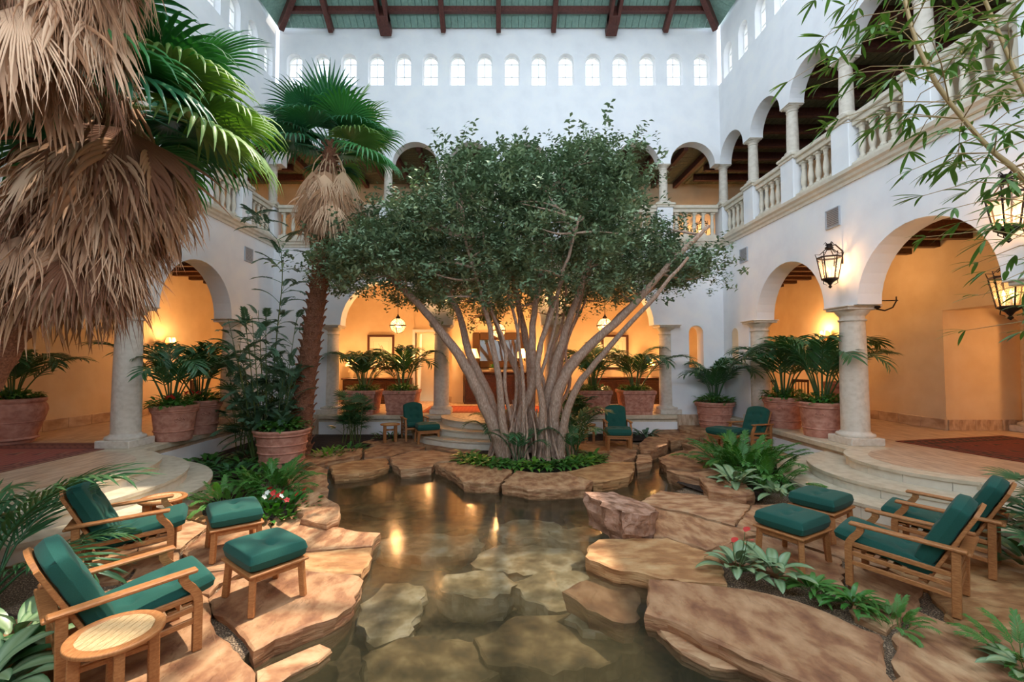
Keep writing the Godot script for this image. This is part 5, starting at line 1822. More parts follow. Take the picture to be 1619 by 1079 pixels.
		if n % 2 == 0:
			var tw := MB.new()
			var mid := from.lerp(c, 0.5) + Vector3(r.randf_range(-0.12, 0.12), r.randf_range(-0.1, 0.15), r.randf_range(-0.12, 0.12))
			tw.tube(trunk_path([from, mid, c], 6), [minf(fr * 0.7, 0.036), 0.026, 0.022, 0.018, 0.014, 0.01, 0.006], 5, false)
			put("twig", tw.done(), M.bark, t)
		var size := r.randf_range(0.2, 0.36)
		var tone := r.randf()
		for k in 22:
			var v := Vector3(r.randfn(), r.randfn() * 0.5, r.randfn()) * size
			places.append(at(c + v, r.randf() * TAU, r.randf_range(-0.6, 0.6), r.randf_range(-0.6, 0.6), r.randf_range(0.95, 1.5)))
			var g := clampf(0.5 * tone + 0.5 * r.randf(), 0, 1)
			cols.append(Color(0.115, 0.19, 0.095).lerp(Color(0.34, 0.44, 0.24), g * g))
	scatter("foliage", sm, M.ficus_leaf, places, t, cols)

func bamboo() -> void:
	var leaves := []
	for k in 4:
		leaves.append([0.15, 0.018, 0.5])
	var lm := [leaf_mesh(0.17, 0.024, 0.5, 0.15), leaf_mesh(0.14, 0.021, 0.9, 0.15), leaf_mesh(0.19, 0.025, 0.3, 0.15)]
	var culms := [
		["tan bamboo culm arching across the top right corner in front of the balustrade", [Vector3(4.1, -0.02, -2.5), Vector3(3.75, 1.6, -2.6), Vector3(3.3, 2.95, -2.7), Vector3(2.98, 3.5, -2.8), Vector3(2.72, 4.0, -2.85), Vector3(2.62, 4.6, -2.9), Vector3(2.5, 5.2, -2.9)], 96],
		["tan bamboo culm at the right picture edge, farther right of the arching culm", [Vector3(4.9, -0.02, -2.9), Vector3(4.3, 2.2, -3.0), Vector3(3.75, 3.7, -3.1), Vector3(3.4, 4.6, -3.1), Vector3(3.1, 5.4, -3.1)], 60],
	]
	var r := RandomNumberGenerator.new()
	r.seed = 31
	for c in culms:
		var foot: Vector3 = c[1][0]
		var t := thing("bamboo", c[0], "bamboo", foot, 0.0, "")
		var pts := []
		for p in c[1]: pts.append(p - foot)
		var path := trunk_path(pts, 40)
		var rad := []
		for i in 41: rad.append(lerpf(0.02, 0.009, i / 40.0) * (1.22 if i % 5 == 0 else 1.0))
		var m := MB.new()
		m.tube(path, rad, 8)
		put("culm", m.done(), M.culm, t)
		for k in int(c[2]):
			var i: int = 17 + int(23.0 * k / c[2])
			var a := k * 2.39996 + r.randf_range(-0.3, 0.3)
			var d := Vector3(sin(a), r.randf_range(-0.1, 0.45), cos(a)).normalized()
			var L := r.randf_range(0.3, 0.75)
			var o: Vector3 = path[i]
			var tw := MB.new()
			var e := o + d * L + Vector3(0, -0.12 * L, 0)
			tw.tube([o, o + d * L * 0.5 + Vector3(0, 0.03, 0), e], [0.004, 0.003, 0.002], 4, false)
			var twig := put("twig", tw.done(), M.culm, t)
			for g in 2:
				var q: Vector3 = o.lerp(e, 0.55 + 0.45 * g)
				for j in 5:
					var h := atan2(d.x, d.z) + r.randf_range(-1.2, 1.2)
					put("leaf", lm[r.randi() % 3], M.bamboo_green, twig, aim(q, h, r.randf_range(-0.7, 0.35), r.randf_range(0.75, 1.1)))

func garden_tree() -> void:
	# the feathery shrub in front of the leaning palm
	var t := thing("feathery_shrub", "tall feathery shrub of thin sprays around the leaning palm trunk", "shrub", Vector3(-4.85, -0.03, -9.5))
	var r := RandomNumberGenerator.new()
	r.seed = 41
	var sp := []
	for k in 3:
		sp.append(pinnate(0.72, 12, 0.15, 0.04, [0.7, 0.3, 0.9][k], [-0.4, -0.6, 0.1][k], 90 + k, 0.4))
	for k in 14:
		var a := k * 2.39996
		var foot := Vector3(sin(a) * 0.25, 0, cos(a) * 0.2)
		var h := r.randf_range(1.9, 3.3)
		var top := Vector3(sin(a) * 0.75 - 0.1, h, cos(a) * 0.5)
		var path := trunk_path([foot, foot.lerp(top, 0.5) + Vector3(0, 0.2, 0), top], 14)
		var rad := []
		for i in 15: rad.append(lerpf(0.018, 0.005, i / 14.0))
		var m := MB.new()
		m.tube(path, rad, 5, false)
		var stem := put("stem", m.done(), M.stem_green, t)
		for j in 18:
			put("spray", sp[r.randi() % 3], M.grey_green, stem, aim(path[3 + int(j * 0.62)], r.randf() * TAU, r.randf_range(-0.3, 0.4), r.randf_range(0.6, 1.0)))
	var t2 := thing("feathery_branch", "thin arching branch with feathery leaves reaching over the left cornice", "shrub", Vector3(-5.4, -0.03, -10.6))
	var path := trunk_path([Vector3(0, 0, 0), Vector3(0.15, 2.5, 0), Vector3(0.35, 4.3, 0.2), Vector3(0.2, 5.0, 0.5), Vector3(-0.4, 5.25, 0.8)], 24)
	var rad := []
	for i in 25: rad.append(lerpf(0.02, 0.005, i / 24.0))
	var m := MB.new()
	m.tube(path, rad, 6, false)
	put("stem", m.done(), M.stem_green, t2)
	for j in 34:
		put("spray", sp[j % 3], M.grey_green, t2, aim(path[12 + int(j * 0.36)], r.randf() * TAU, r.randf_range(-0.2, 0.3), r.randf_range(0.7, 1.05)))

func beds() -> void:
	garden_tree()
	# left garden along the terrace
	rhapis("dark lady palm clump below the left arch, beside the feathery shrub", Vector3(-5.7, -0.02, -10.2), 9, 1.5, 1)
	rhapis("dark lady palm clump behind the banded pot", Vector3(-5.1, -0.02, -10.9), 8, 1.4, 2)
	rhapis("grassy lady palm clump left of the small back table", Vector3(-3.75, -0.02, -11.7), 11, 1.15, 3)
	rhapis("small lady palm behind the table right of the central tree", Vector3(2.05, -0.02, -12.3), 8, 1.2, 4)
	var spots := [[-5.9, -9.3], [-5.5, -8.7], [-5.0, -9.0], [-5.3, -9.7], [-5.9, -8.5], [-4.9, -8.4], [-4.5, -8.1], [-4.0, -8.5]]
	for i in spots.size():
		clump("dark broad-leaved groundcover of the left garden, %s clump from the wall" % ["first", "second", "third", "fourth", "fifth", "sixth", "seventh", "eighth"][i], "groundcover", Vector3(spots[i][0], -0.02, spots[i][1]), 34, 0.26, 0.075, 0.42, [M.glossy_green, M.kentia][i % 2], 50 + i, "left garden groundcover", 0.9, 1.2, false)
	clump("lime green leafy clump right of the banded pot", "leafy_clump", Vector3(-3.75, -0.02, -10.0), 40, 0.2, 0.06, 0.35, M.lime_green, 60, "", 1.2, 0.9, false)
	clump("green clump with a red bloom at the edge of the back bank", "leafy_clump", Vector3(-3.5, -0.02, -10.5), 36, 0.22, 0.06, 0.4, M.glossy_green, 61, "", 0.9, 1.1, false)
	clump("low strap-leaved clump below the small back table", "leafy_clump", Vector3(-3.0, -0.02, -12.3), 30, 0.28, 0.05, 0.4, M.glossy_green, 62, "", 0.9, 1.1, false)
	clump("broad-leaved clump against the wall right of the armchair that faces the camera", "leafy_clump", Vector3(3.9, -0.02, -12.4), 26, 0.34, 0.1, 0.3, M.grey_green, 63)
	# flowers island between the left chairs and the pond
	zz("glossy upright shrub among the red flowers of the left bank", Vector3(-3.6, -0.02, -7.2), 40, 0.62, M.glossy_green, 70)
	zz("low glossy shrub at the left edge of the red flower bed", Vector3(-3.95, -0.02, -6.6), 34, 0.5, M.fern_green, 71)
	var imp := clump("bed of glossy leaves with red and white blooms on the left bank", "flower_bed", Vector3(-3.15, -0.02, -6.4), 150, 0.2, 0.075, 0.52, M.glossy_green, 72, "", 1.1, 0.9, false)
	var r := RandomNumberGenerator.new()
	r.seed = 9
	for k in 16:
		put("flower", flower_mesh(), [M.red_petal, M.white_petal, M.red_petal][k % 3], imp, aim(Vector3(r.randf_range(-0.2, 0.35), 0.24 + 0.03 * r.randf(), r.randf_range(-0.2, 0.3)), r.randf() * TAU, 0.8, 0.9))
	clump("leafy clump with lime shoots behind the red flower bed", "leafy_clump", Vector3(-3.9, -0.02, -7.9), 40, 0.24, 0.06, 0.45, M.fern_green, 73, "", 1.1, 1.0, false)
	# island under the tree
	for k in 13:
		var a := -1.3 + 2.6 * k / 12.0
		clump("strap-leaved plant ringing the central tree, %s along the rim from left" % ["first", "second", "third", "fourth", "fifth", "sixth", "seventh", "eighth", "ninth", "tenth", "eleventh", "twelfth", "thirteenth"][k], "strap_leaved_plant", Vector3(0.6 + sin(a) * 1.35, -0.01, -9.75 + cos(a) * 0.95), 26, 0.3, 0.07, 0.2, [M.glossy_green, M.fern_green, M.lime_green, M.glossy_green][k % 4], 100 + k, "plants ringing the island tree", 0.8, 1.3, false)
	for k in 4:
		kentia([Vector3(0.35, 0.0, -9.3), Vector3(1.45, 0.0, -9.55), Vector3(1.7, 0.0, -10.6), Vector3(-0.15, 0.0, -10.7)][k], [0.75, 0.8, 1.1, 0.9][k], 6, 30 + k, "young palm growing between the trunks of the central tree, %s" % ["left front", "right front", "behind the right trunks", "behind the left trunks"][k])
	# right bank
	zz("large glossy shrub beside the right curved steps", Vector3(4.4, -0.02, -8.3), 52, 0.85, M.glossy_green, 130)
	zz("glossy shrub in front of the right corner armchair", Vector3(4.5, -0.02, -8.95), 40, 0.7, M.glossy_green, 131)
	zz("glossy low shrub spreading at the right foot of the large shrub", Vector3(4.4, -0.02, -7.6), 34, 0.65, M.fern_green, 132)
	aglaonema("silvery variegated plant at the foot of the large right shrub", Vector3(3.72, -0.02, -7.35), 22, 133, 1.3)
	aglaonema("silvery variegated plant behind the farther right ottoman", Vector3(4.1, -0.02, -6.85), 18, 134, 1.1)
	# planted crack in the right foreground
	aglaonema("silver-leaved plant with red anthuriums in the crack of the right slabs", Vector3(2.3, -0.03, -4.52), 20, 140, 1.0, 3)
	aglaonema("silver-leaved plant right of the red anthuriums", Vector3(2.58, -0.03, -4.4), 18, 141, 1.0)
	clump("small lime and green plant after the silver-leaved pair in the slab crack", "strap_leaved_plant", Vector3(2.82, -0.03, -4.22), 38, 0.22, 0.045, 0.08, M.fern_green, 142)
	clump("small grassy green plant below the nearest right armchair's front leg", "strap_leaved_plant", Vector3(3.0, -0.03, -3.98), 40, 0.23, 0.045, 0.08, M.glossy_green, 143)
	zz("low green fern at the near end of the slab crack", Vector3(3.12, -0.03, -3.72), 30, 0.22, M.fern_green, 144)
	aglaonema("silver-leaved plant at the bottom right corner of the picture", Vector3(3.42, -0.03, -3.05), 14, 145, 0.9)
	zz("green fern at the right edge below the armchair", Vector3(3.62, -0.03, -3.2), 26, 0.34, M.fern_green, 146)
	rhapis("dark lady palm at the right edge behind the nearest right armchair", Vector3(5.35, -0.03, -4.1), 8, 0.95, 147)
	clump("dark broad-leaved plant at the right edge below the steps", "broadleaf_plant", Vector3(5.45, -0.03, -4.75), 14, 0.45, 0.17, 0.2, M.kentia, 148)
	# left foreground
	aglaonema("silver-leaved plant at the left edge beside the nearest left armchair", Vector3(-3.5, -0.03, -3.35), 22, 150, 1.25)
	aglaonema("silver-leaved plant below it at the bottom left corner", Vector3(-3.15, -0.03, -2.85), 20, 151, 1.2)
	clump("dark glossy broad-leaved plant in the bottom left corner", "broadleaf_plant", Vector3(-3.35, -0.03, -3.0), 18, 0.4, 0.13, 0.15, M.kentia, 152)
	rhapis("lady palm at the left edge behind the nearest left armchair", Vector3(-4.75, -0.03, -3.7), 7, 0.9, 153)
	# the areca whose frond crosses the steps at left
	var t := thing("areca_palm", "feathery palm at the left edge whose long frond crosses the cream steps", "palm", Vector3(-4.35, -0.03, -3.95))
	var am := []
	for k in 3:
		am.append(pinnate(1.0, 20, 0.34, 0.022, [1.35, 1.2, 1.45][k], [-0.3, -0.55, 0.1][k], 160 + k, 0.7))
	var fr := [[1.75, 0.05, 1.65], [1.45, -0.25, 1.3], [2.1, -0.5, 1.1], [2.9, 0.0, 1.4], [3.6, 0.0, 1.4], [-0.9, 0.0, 1.3], [4.4, 0.1, 1.4]]
	for k in fr.size():
		put("frond", am[k % 3], M.kentia, t, aim(Vector3(0.03 * k - 0.1, 0, 0), fr[k][0], fr[k][1], fr[k][2]))

# ---------------------------------------------------------------- lamps
func omni(p: Vector3, energy: float, color: Color, size := 0.08) -> void:
	var l := OmniLight3D.new()
	l.name = "lamp_and_unseen_light"  # shared by visible lamps and unseen ones
	l.light_color = color
	l.light_energy = energy * 0.42
	l.light_size = size
	l.omni_range = 30.0
	l.omni_attenuation = 2.0
	l.shadow_enabled = true
	add_child(l, true)
	l.position = p

const WARM := Color(1.0, 0.74, 0.47)

func sconce(label: String, p: Vector3, turn: float) -> void:   # local +z points away from the wall
	var t := thing("wall_sconce", label, "lamp", p, turn)
	put("back_plate", simple(func(m): m.box(Vector3(0, -0.05, 0.012), Vector3(0.09, 0.26, 0.024), 0.01)), M.brass, t)
	for s in [-1.0, 1.0]:
		put("arm", simple(func(m): m.tube([Vector3(0, -0.1, 0.02), Vector3(0.05 * s, -0.18, 0.07), Vector3(0.1 * s, -0.14, 0.11), Vector3(0.1 * s, -0.05, 0.12)], [0.011, 0.011, 0.01, 0.009], 6)), M.brass, t)
		put("shade", simple(func(m): m.lathe([Vector3_2(0.075, -0.04), Vector3_2(0.07, 0.02), Vector3_2(0.045, 0.11)], 14, Vector3(0.1 * s, 0, 0.12))), M.sconce_shade, t)

func Vector3_2(a: float, b: float) -> Vector2:
	return Vector2(a, b)

func lantern(label: String, p: Vector3, turn: float, hang := false) -> void:   # six-sided iron lantern, local +z away from the wall, p at the middle
	var t := thing("wall_lantern", label, "lantern", p, turn)
	var top := []
	var bot := []
	for k in 6:
		var a := TAU * k / 6.0 + PI / 6.0
		top.append(Vector3(sin(a) * 0.2, 0.17, cos(a) * 0.2))
		bot.append(Vector3(sin(a) * 0.13, -0.24, cos(a) * 0.13))
	var fr := MB.new()
	var gl := MB.new()
	for k in 6:
		var j := (k + 1) % 6
		fr.bar(top[k], bot[k], 0.018, 0.018)
		fr.bar(top[k], top[j], 0.022, 0.03)
		fr.bar(bot[k], bot[j], 0.022, 0.03)
		fr.tube([top[k], top[k] * 1.12 + Vector3(0, 0.06, 0), top[k] * 0.75 + Vector3(0, 0.11, 0), Vector3(top[k].x * 0.25, 0.34, top[k].z * 0.25)], [0.008, 0.008, 0.008, 0.008], 5)
		fr.tube([top[k] * 0.95 + Vector3(0, -0.02, 0), top[k] * 0.9 + Vector3(0.03, -0.06, 0), top[k] * 0.9 + Vector3(0.0, -0.09, 0)], [0.006, 0.006, 0.004], 4)
		gl.quad_out(top[k], top[j], bot[j], bot[k], Vector3.ZERO)
	put("cage", fr.done(), M.iron, t)
	put("glass", gl.done(), M.lantern_glass, t)
	var cr := MB.new()
	cr.lathe([Vector2(0.05, 0.32), Vector2(0.075, 0.36), Vector2(0.04, 0.39), Vector2(0.06, 0.42), Vector2(0.01, 0.44)], 10)
	for k in 4:
		var a := TAU * k / 4.0
		cr.tube([Vector3(0, 0.4, 0), Vector3(sin(a) * 0.07, 0.46, cos(a) * 0.07), Vector3(sin(a) * 0.1, 0.42, cos(a) * 0.1)], [0.009, 0.008, 0.004], 5)
	put("crown", cr.done(), M.iron, t)
	var fo := MB.new()
	fo.lathe([Vector2(0.005, -0.42), Vector2(0.035, -0.39), Vector2(0.015, -0.36), Vector2(0.05, -0.31), Vector2(0.13, -0.255), Vector2(0.13, -0.24)], 10)
	for k in 3:
		var a := TAU * k / 3.0
		fo.tube([Vector3(sin(a) * 0.12, -0.26, cos(a) * 0.12), Vector3(sin(a) * 0.13, -0.33, cos(a) * 0.13), Vector3(sin(a) * 0.06, -0.36, cos(a) * 0.06)], [0.008, 0.007, 0.004], 5)
	put("foot", fo.done(), M.iron, t)
	if not hang:
		put("bracket", simple(func(m): m.tube([Vector3(0, 0.38, 0), Vector3(0, 0.42, -0.12), Vector3(0, 0.3, -0.25), Vector3(0, 0.05, -0.25)], [0.013, 0.013, 0.013, 0.013], 6)), M.iron, t)
	for k in 3:
		var a := TAU * k / 3.0 + 0.4
		var c := Vector3(sin(a) * 0.06, -0.1, cos(a) * 0.06)
		put("candle", simple(func(m): m.lathe([Vector2(0.014, -0.13), Vector2(0.014, 0.0), Vector2(0.002, 0.0)], 8, c)), M.paper, t)
		put("bulb", simple(func(m): m.lathe([Vector2(0.004, 0.0), Vector2(0.02, 0.03), Vector2(0.016, 0.06), Vector2(0.002, 0.1)], 10, c)), M.bulb_glow, t)

func pendant(label: String, p: Vector3, drop: float) -> void:
	var t := thing("globe_pendant", label, "pendant lamp", p)
	var ring := MB.new()
	for k in 3:
		var pts := []
		var rad := []
		for i in 25:
			var a := TAU * i / 24.0
			var v := Vector3(cos(a), sin(a), 0) if k < 2 else Vector3(cos(a), 0, sin(a))
			if k == 1: v = Vector3(0, sin(a), cos(a))
			pts.append(v * 0.24); rad.append(0.009 if k < 2 else 0.018)
		ring.tube(pts, rad, 6, false)
	put("ring", ring.done(), M.iron, t)
	put("globe", simple(func(m):
		var pr := []
		for i in 13:
			var a := -PI / 2 + PI * i / 12.0
			pr.append(Vector2(maxf(0.002, cos(a) * 0.225), sin(a) * 0.225))
		m.lathe(pr, 20)), M.lantern_glass, t)
	put("chain", simple(func(m): m.tube([Vector3(0, 0.24, 0), Vector3(0, drop, 0)], [0.009, 0.009], 6)), M.iron, t)
	put("cap", simple(func(m): m.lathe([Vector2(0.05, 0.22), Vector2(0.07, 0.25), Vector2(0.03, 0.3), Vector2(0.012, 0.36)], 12)), M.iron, t)
	for k in 3:
		var a := TAU * k / 3.0
		put("bulb", simple(func(m): m.lathe([Vector2(0.004, -0.06), Vector2(0.022, -0.03), Vector2(0.016, 0.0), Vector2(0.002, 0.04)], 10, Vector3(sin(a) * 0.07, 0, cos(a) * 0.07))), M.bulb_glow, t)

func table_lamp(label: String, p: Vector3, sc := 1.0) -> void:
	var t := thing("table_lamp", label, "lamp", p, 0.0, "")
	t.scale = Vector3.ONE * sc
	put("base", simple(func(m): m.lathe([Vector2(0.01, 0.0), Vector2(0.09, 0.0), Vector2(0.09, 0.03), Vector2(0.07, 0.05), Vector2(0.11, 0.16), Vector2(0.1, 0.27), Vector2(0.05, 0.33), Vector2(0.02, 0.36), Vector2(0.015, 0.46)], 18)), M.ceramic, t)
	put("shade", simple(func(m): m.lathe([Vector2(0.22, 0.42), Vector2(0.13, 0.72)], 24)), M.lamp_shade, t)

func lamps() -> void:
	sconce("lit twin-shade sconce on the ochre wall of the left arcade", Vector3(-9.86, 2.62, -13.4), PI / 2)
	omni(Vector3(-9.55, 2.7, -13.4), 3.0, WARM)
	sconce("lit twin-shade sconce on the ochre wall of the right arcade", Vector3(9.98, 2.85, -13.9), -PI / 2)
	omni(Vector3(9.7, 2.95, -13.9), 3.2, WARM)
	lantern("lit iron lantern on the right wall above the column between two arches", Vector3(6.24, 3.86, -8.6), -PI / 2)
	omni(Vector3(6.24, 3.82, -8.6), 1.3, WARM)
	lantern("lit iron lantern at the right picture edge behind bamboo leaves", Vector3(6.24, 3.95, -5.55), -PI / 2)
	omni(Vector3(6.24, 3.9, -5.55), 1.3, WARM)
	lantern("lit iron lantern inside the right arch, low beside the last column's capital", Vector3(6.95, 3.05, -6.2), PI, false)
	omni(Vector3(6.95, 3.0, -6.2), 1.3, WARM)
	pendant("lit glass globe pendant with iron rings in the left back arch", Vector3(-3.17, 3.12, -13.9), 1.8)
	omni(Vector3(-3.17, 3.12, -13.9), 5.0, WARM)
	pendant("lit glass globe pendant behind the trunks in the middle back arch", Vector3(-0.1, 3.05, -15.2), 1.9)
	omni(Vector3(-0.1, 3.05, -15.2), 5.0, WARM)
	pendant("lit glass globe pendant in the right back arch, mostly behind branches", Vector3(3.16, 3.12, -13.9), 1.8)
	omni(Vector3(3.16, 3.12, -13.9), 5.0, WARM)
	lantern("lit iron lantern on the back wall left of the middle arch, behind leaves", Vector3(-1.77, 3.95, -13.04), 0.0)
	omni(Vector3(-1.77, 3.92, -13.04), 1.2, WARM)
	lantern("lit iron lantern on the back wall right of the middle arch, behind leaves", Vector3(1.53, 3.9, -13.04), 0.0)
	omni(Vector3(1.53, 3.87, -13.04), 1.2, WARM)
	# gallery lanterns
	for g in [[Vector3(-6.4, 6.9, -16.5), 0.0, "small lit lantern in the back gallery at left, beside the palm skirt"], [Vector3(7.35, 6.85, -16.5), 0.0, "small lit lantern in the back gallery at right, behind the tree's outer twigs"], [Vector3(-9.6, 7.6, -14.2), PI / 2, "small lit lantern in the left gallery seen between palm fronds"]]:
		lantern(g[2], g[0], g[1])
		omni(g[0], 2.2, WARM)
	# unseen warm lamps, out of view, placed to light the side arcades
	for z in [-7.2, -11.0]:
		omni(Vector3(8.6, 4.2, z), 2.2, WARM, 0.2)
		omni(Vector3(-8.8, 4.2, z - 2.5), 0.5, WARM, 0.2)
	omni(Vector3(-2.8, 2.6, -17.6), 0.8, WARM)  # unseen lamp, placed to warm the door recess
	omni(Vector3(11.8, 2.9, -8.4), 3.5, WARM, 0.2)  # unseen lamp, placed to light the right passage
	omni(Vector3(-11.8, 2.9, -7.9), 1.5, WARM, 0.2)  # unseen lamp, placed to light the left passage
	# iron bracket on the inner side of the lantern column
	var br := thing("iron_bracket", "curved iron bracket beside the capital of the lantern column", "bracket", Vector3(7.0, 3.05, -8.35))
	put("scroll", simple(func(m): m.tube([Vector3(-0.1, -0.03, 0), Vector3(0.05, -0.06, 0), Vector3(0.2, 0.0, 0), Vector3(0.27, 0.12, 0), Vector3(0.27, 0.2, 0)], [0.014, 0.014, 0.012, 0.012, 0.01], 6)), M.iron, br)
	put("cup", simple(func(m): m.lathe([Vector2(0.01, -0.03), Vector2(0.05, -0.01), Vector2(0.04, 0.03)], 10, Vector3(-0.08, 0, 0))), M.iron, br)
	put("arm", simple(func(m): m.bar(Vector3(-0.1, 0.12, 0), Vector3(0.3, 0.13, 0), 0.016, 0.016)), M.iron, br)

# ---------------------------------------------------------------- rooms behind the arches
func sketch_print(seed_: int) -> ImageTexture:
	var im := Image.create(128, 160, false, Image.FORMAT_RGB8)
	im.fill(Color("efe6d2"))
	var r := RandomNumberGenerator.new()
	r.seed = seed_
	for e in [[14, 12, 100, 136], [22, 22, 84, 116]]:
		for i in e[2]:
			im.set_pixel(e[0] + i, e[1], Color("a58f70")); im.set_pixel(e[0] + i, e[1] + e[3] - 1, Color("a58f70"))
		for i in e[3]:
			im.set_pixel(e[0], e[1] + i, Color("a58f70")); im.set_pixel(e[0] + e[2] - 1, e[1] + i, Color("a58f70"))
	for k in 7:
		var c := Vector2(64 + r.randf_range(-16, 16), 50 + k * 9)
		for i in 160:
			var a := TAU * i / 160.0 * 1.6
			var q := c + Vector2(cos(a + k), sin(a * 1.5)) * (6.0 + 7.0 * sin(a * 0.5 + k))
			if q.x > 28 and q.x < 100 and q.y > 28 and q.y < 132:
				im.set_pixel(int(q.x), int(q.y), Color("6b5842"))
	return ImageTexture.create_from_image(im)

func framed(label: String, p: Vector3, w: float, h: float, seed_: int) -> void:
	var t := thing("framed_print", label, "picture", p)
	put("frame", simple(func(m):
		for s in [-1.0, 1.0]:
			m.box(Vector3(s * (w * 0.5 - 0.04), 0, 0.03), Vector3(0.08, h, 0.06), 0.012)
			m.box(Vector3(0, s * (h * 0.5 - 0.04), 0.03), Vector3(w - 0.16, 0.08, 0.06), 0.012)), M.frame_wood, t)
	var sm := mat("print_%d" % seed_, Color.WHITE, 0.8)
	sm.albedo_texture = sketch_print(seed_)
	put("print", simple(func(m): m.quad(Vector3(-w * 0.5 + 0.07, -h * 0.5 + 0.07, 0.02), Vector3(w * 0.5 - 0.07, -h * 0.5 + 0.07, 0.02), Vector3(w * 0.5 - 0.07, h * 0.5 - 0.07, 0.02), Vector3(-w * 0.5 + 0.07, h * 0.5 - 0.07, 0.02))), sm, t)

func console(label: String, p: Vector3, w: float, h: float, d: float, doors: int) -> void:
	var t := thing("sideboard", label, "cabinet", p)
	put("body", simple(func(m): m.box(Vector3(0, h * 0.5, 0), Vector3(w, h - 0.14, d), 0.01)), M.dark_wood, t)
	put("top", simple(func(m): m.box(Vector3(0, h - 0.03, 0), Vector3(w + 0.1, 0.05, d + 0.08), 0.012)), M.dark_wood, t)
	put("plinth", simple(func(m): m.box(Vector3(0, 0.04, 0), Vector3(w + 0.06, 0.08, d + 0.05), 0.01)), M.dark_wood, t)
	for k in doors:
		var x := (k - (doors - 1) * 0.5) * w / doors
		var dr := put("door", simple(func(m): m.box(Vector3(x, h * 0.5 - 0.01, d * 0.5 + 0.01), Vector3(w / doors - 0.05, h - 0.26, 0.03), 0.012)), M.dark_wood, t)
		put("panel", simple(func(m): m.box(Vector3(x, h * 0.5 - 0.01, d * 0.5 + 0.026), Vector3(w / doors - 0.2, h - 0.42, 0.02), 0.015)), M.dark_wood, dr)
		put("knob", simple(func(m): m.lathe([Vector2(0.004, -0.015), Vector2(0.015, 0.0), Vector2(0.004, 0.015)], 8, Vector3(x + w / doors * 0.36, h * 0.5, d * 0.5 + 0.045))), M.brass, dr)

func side_chair(label: String, p: Vector3, turn: float, group := "") -> void:
	var t := thing("side_chair", label, "chair", p, turn, group)
	for s in [-1.0, 1.0]:
		put("leg", simple(func(m): m.bar(Vector3(0.2 * s, 0, 0.2), Vector3(0.2 * s, 0.45, 0.2), 0.04, 0.04)), M.frame_wood, t)
		put("leg", simple(func(m): m.bar(Vector3(0.2 * s, 0, -0.22), Vector3(0.2 * s, 1.0, -0.27), 0.04, 0.04)), M.frame_wood, t)
	put("seat", simple(func(m): m.box(Vector3(0, 0.46, 0), Vector3(0.46, 0.05, 0.46), 0.012)), M.frame_wood, t)
	put("crest_rail", simple(func(m): m.box(Vector3(0, 0.96, -0.265), Vector3(0.44, 0.08, 0.03), 0.01)), M.frame_wood, t)
	for k in 4:
		put("spindle", simple(func(m): m.bar(Vector3(-0.12 + 0.08 * k, 0.48, -0.24), Vector3(-0.12 + 0.08 * k, 0.94, -0.262), 0.02, 0.02)), M.frame_wood, t)
	put("stretcher", simple(func(m): m.box(Vector3(0, 0.2, -0.22), Vector3(0.38, 0.03, 0.025))), M.frame_wood, t)

func rug(label: String, p: Vector3, w: float, d: float, turn: float, ground_: Color, field: Color, dark: Color, seed_: int) -> void:
	var im := Image.create(192, 128, false, Image.FORMAT_RGB8)
	for y in 128:
		for x in 192:
			var e: int = min(min(x, 191 - x), min(y, 127 - y))
			var c := field
			if e < 4: c = ground_
			elif e < 7: c = dark
			elif e < 18: c = dark if (absi((x + y) % 12 - 6) < 3) != (absi((x - y + 240) % 12 - 6) < 2) else ground_.lerp(field, 0.5)
			elif e < 21: c = dark
			else:
				var u := absf(fmod(x - 96.0, 32.0)) + absf(fmod(y - 64.0, 26.0))
				if u < 7.0: c = dark
				elif u < 11.0: c = ground_
				elif sin(x * 0.7) * sin(y * 0.6) > 0.55: c = dark.lerp(field, 0.4)
			im.set_pixel(x, y, c)
	var m := mat("rug_%d" % seed_, Color.WHITE, 0.95)
	m.albedo_texture = ImageTexture.create_from_image(im)
	var t := thing("rug", label, "rug", p, turn)
	put("pile", simple(func(b): b.quad(Vector3(-w / 2, 0.014, d / 2), Vector3(w / 2, 0.014, d / 2), Vector3(w / 2, 0.014, -d / 2), Vector3(-w / 2, 0.014, -d / 2))), m, t)
	var f := mat("rug_edge_%d" % seed_, ground_, 0.95)
	put("binding", simple(func(b): b.box(Vector3(0, 0.006, 0), Vector3(w + 0.02, 0.012, d + 0.02))), f, t)

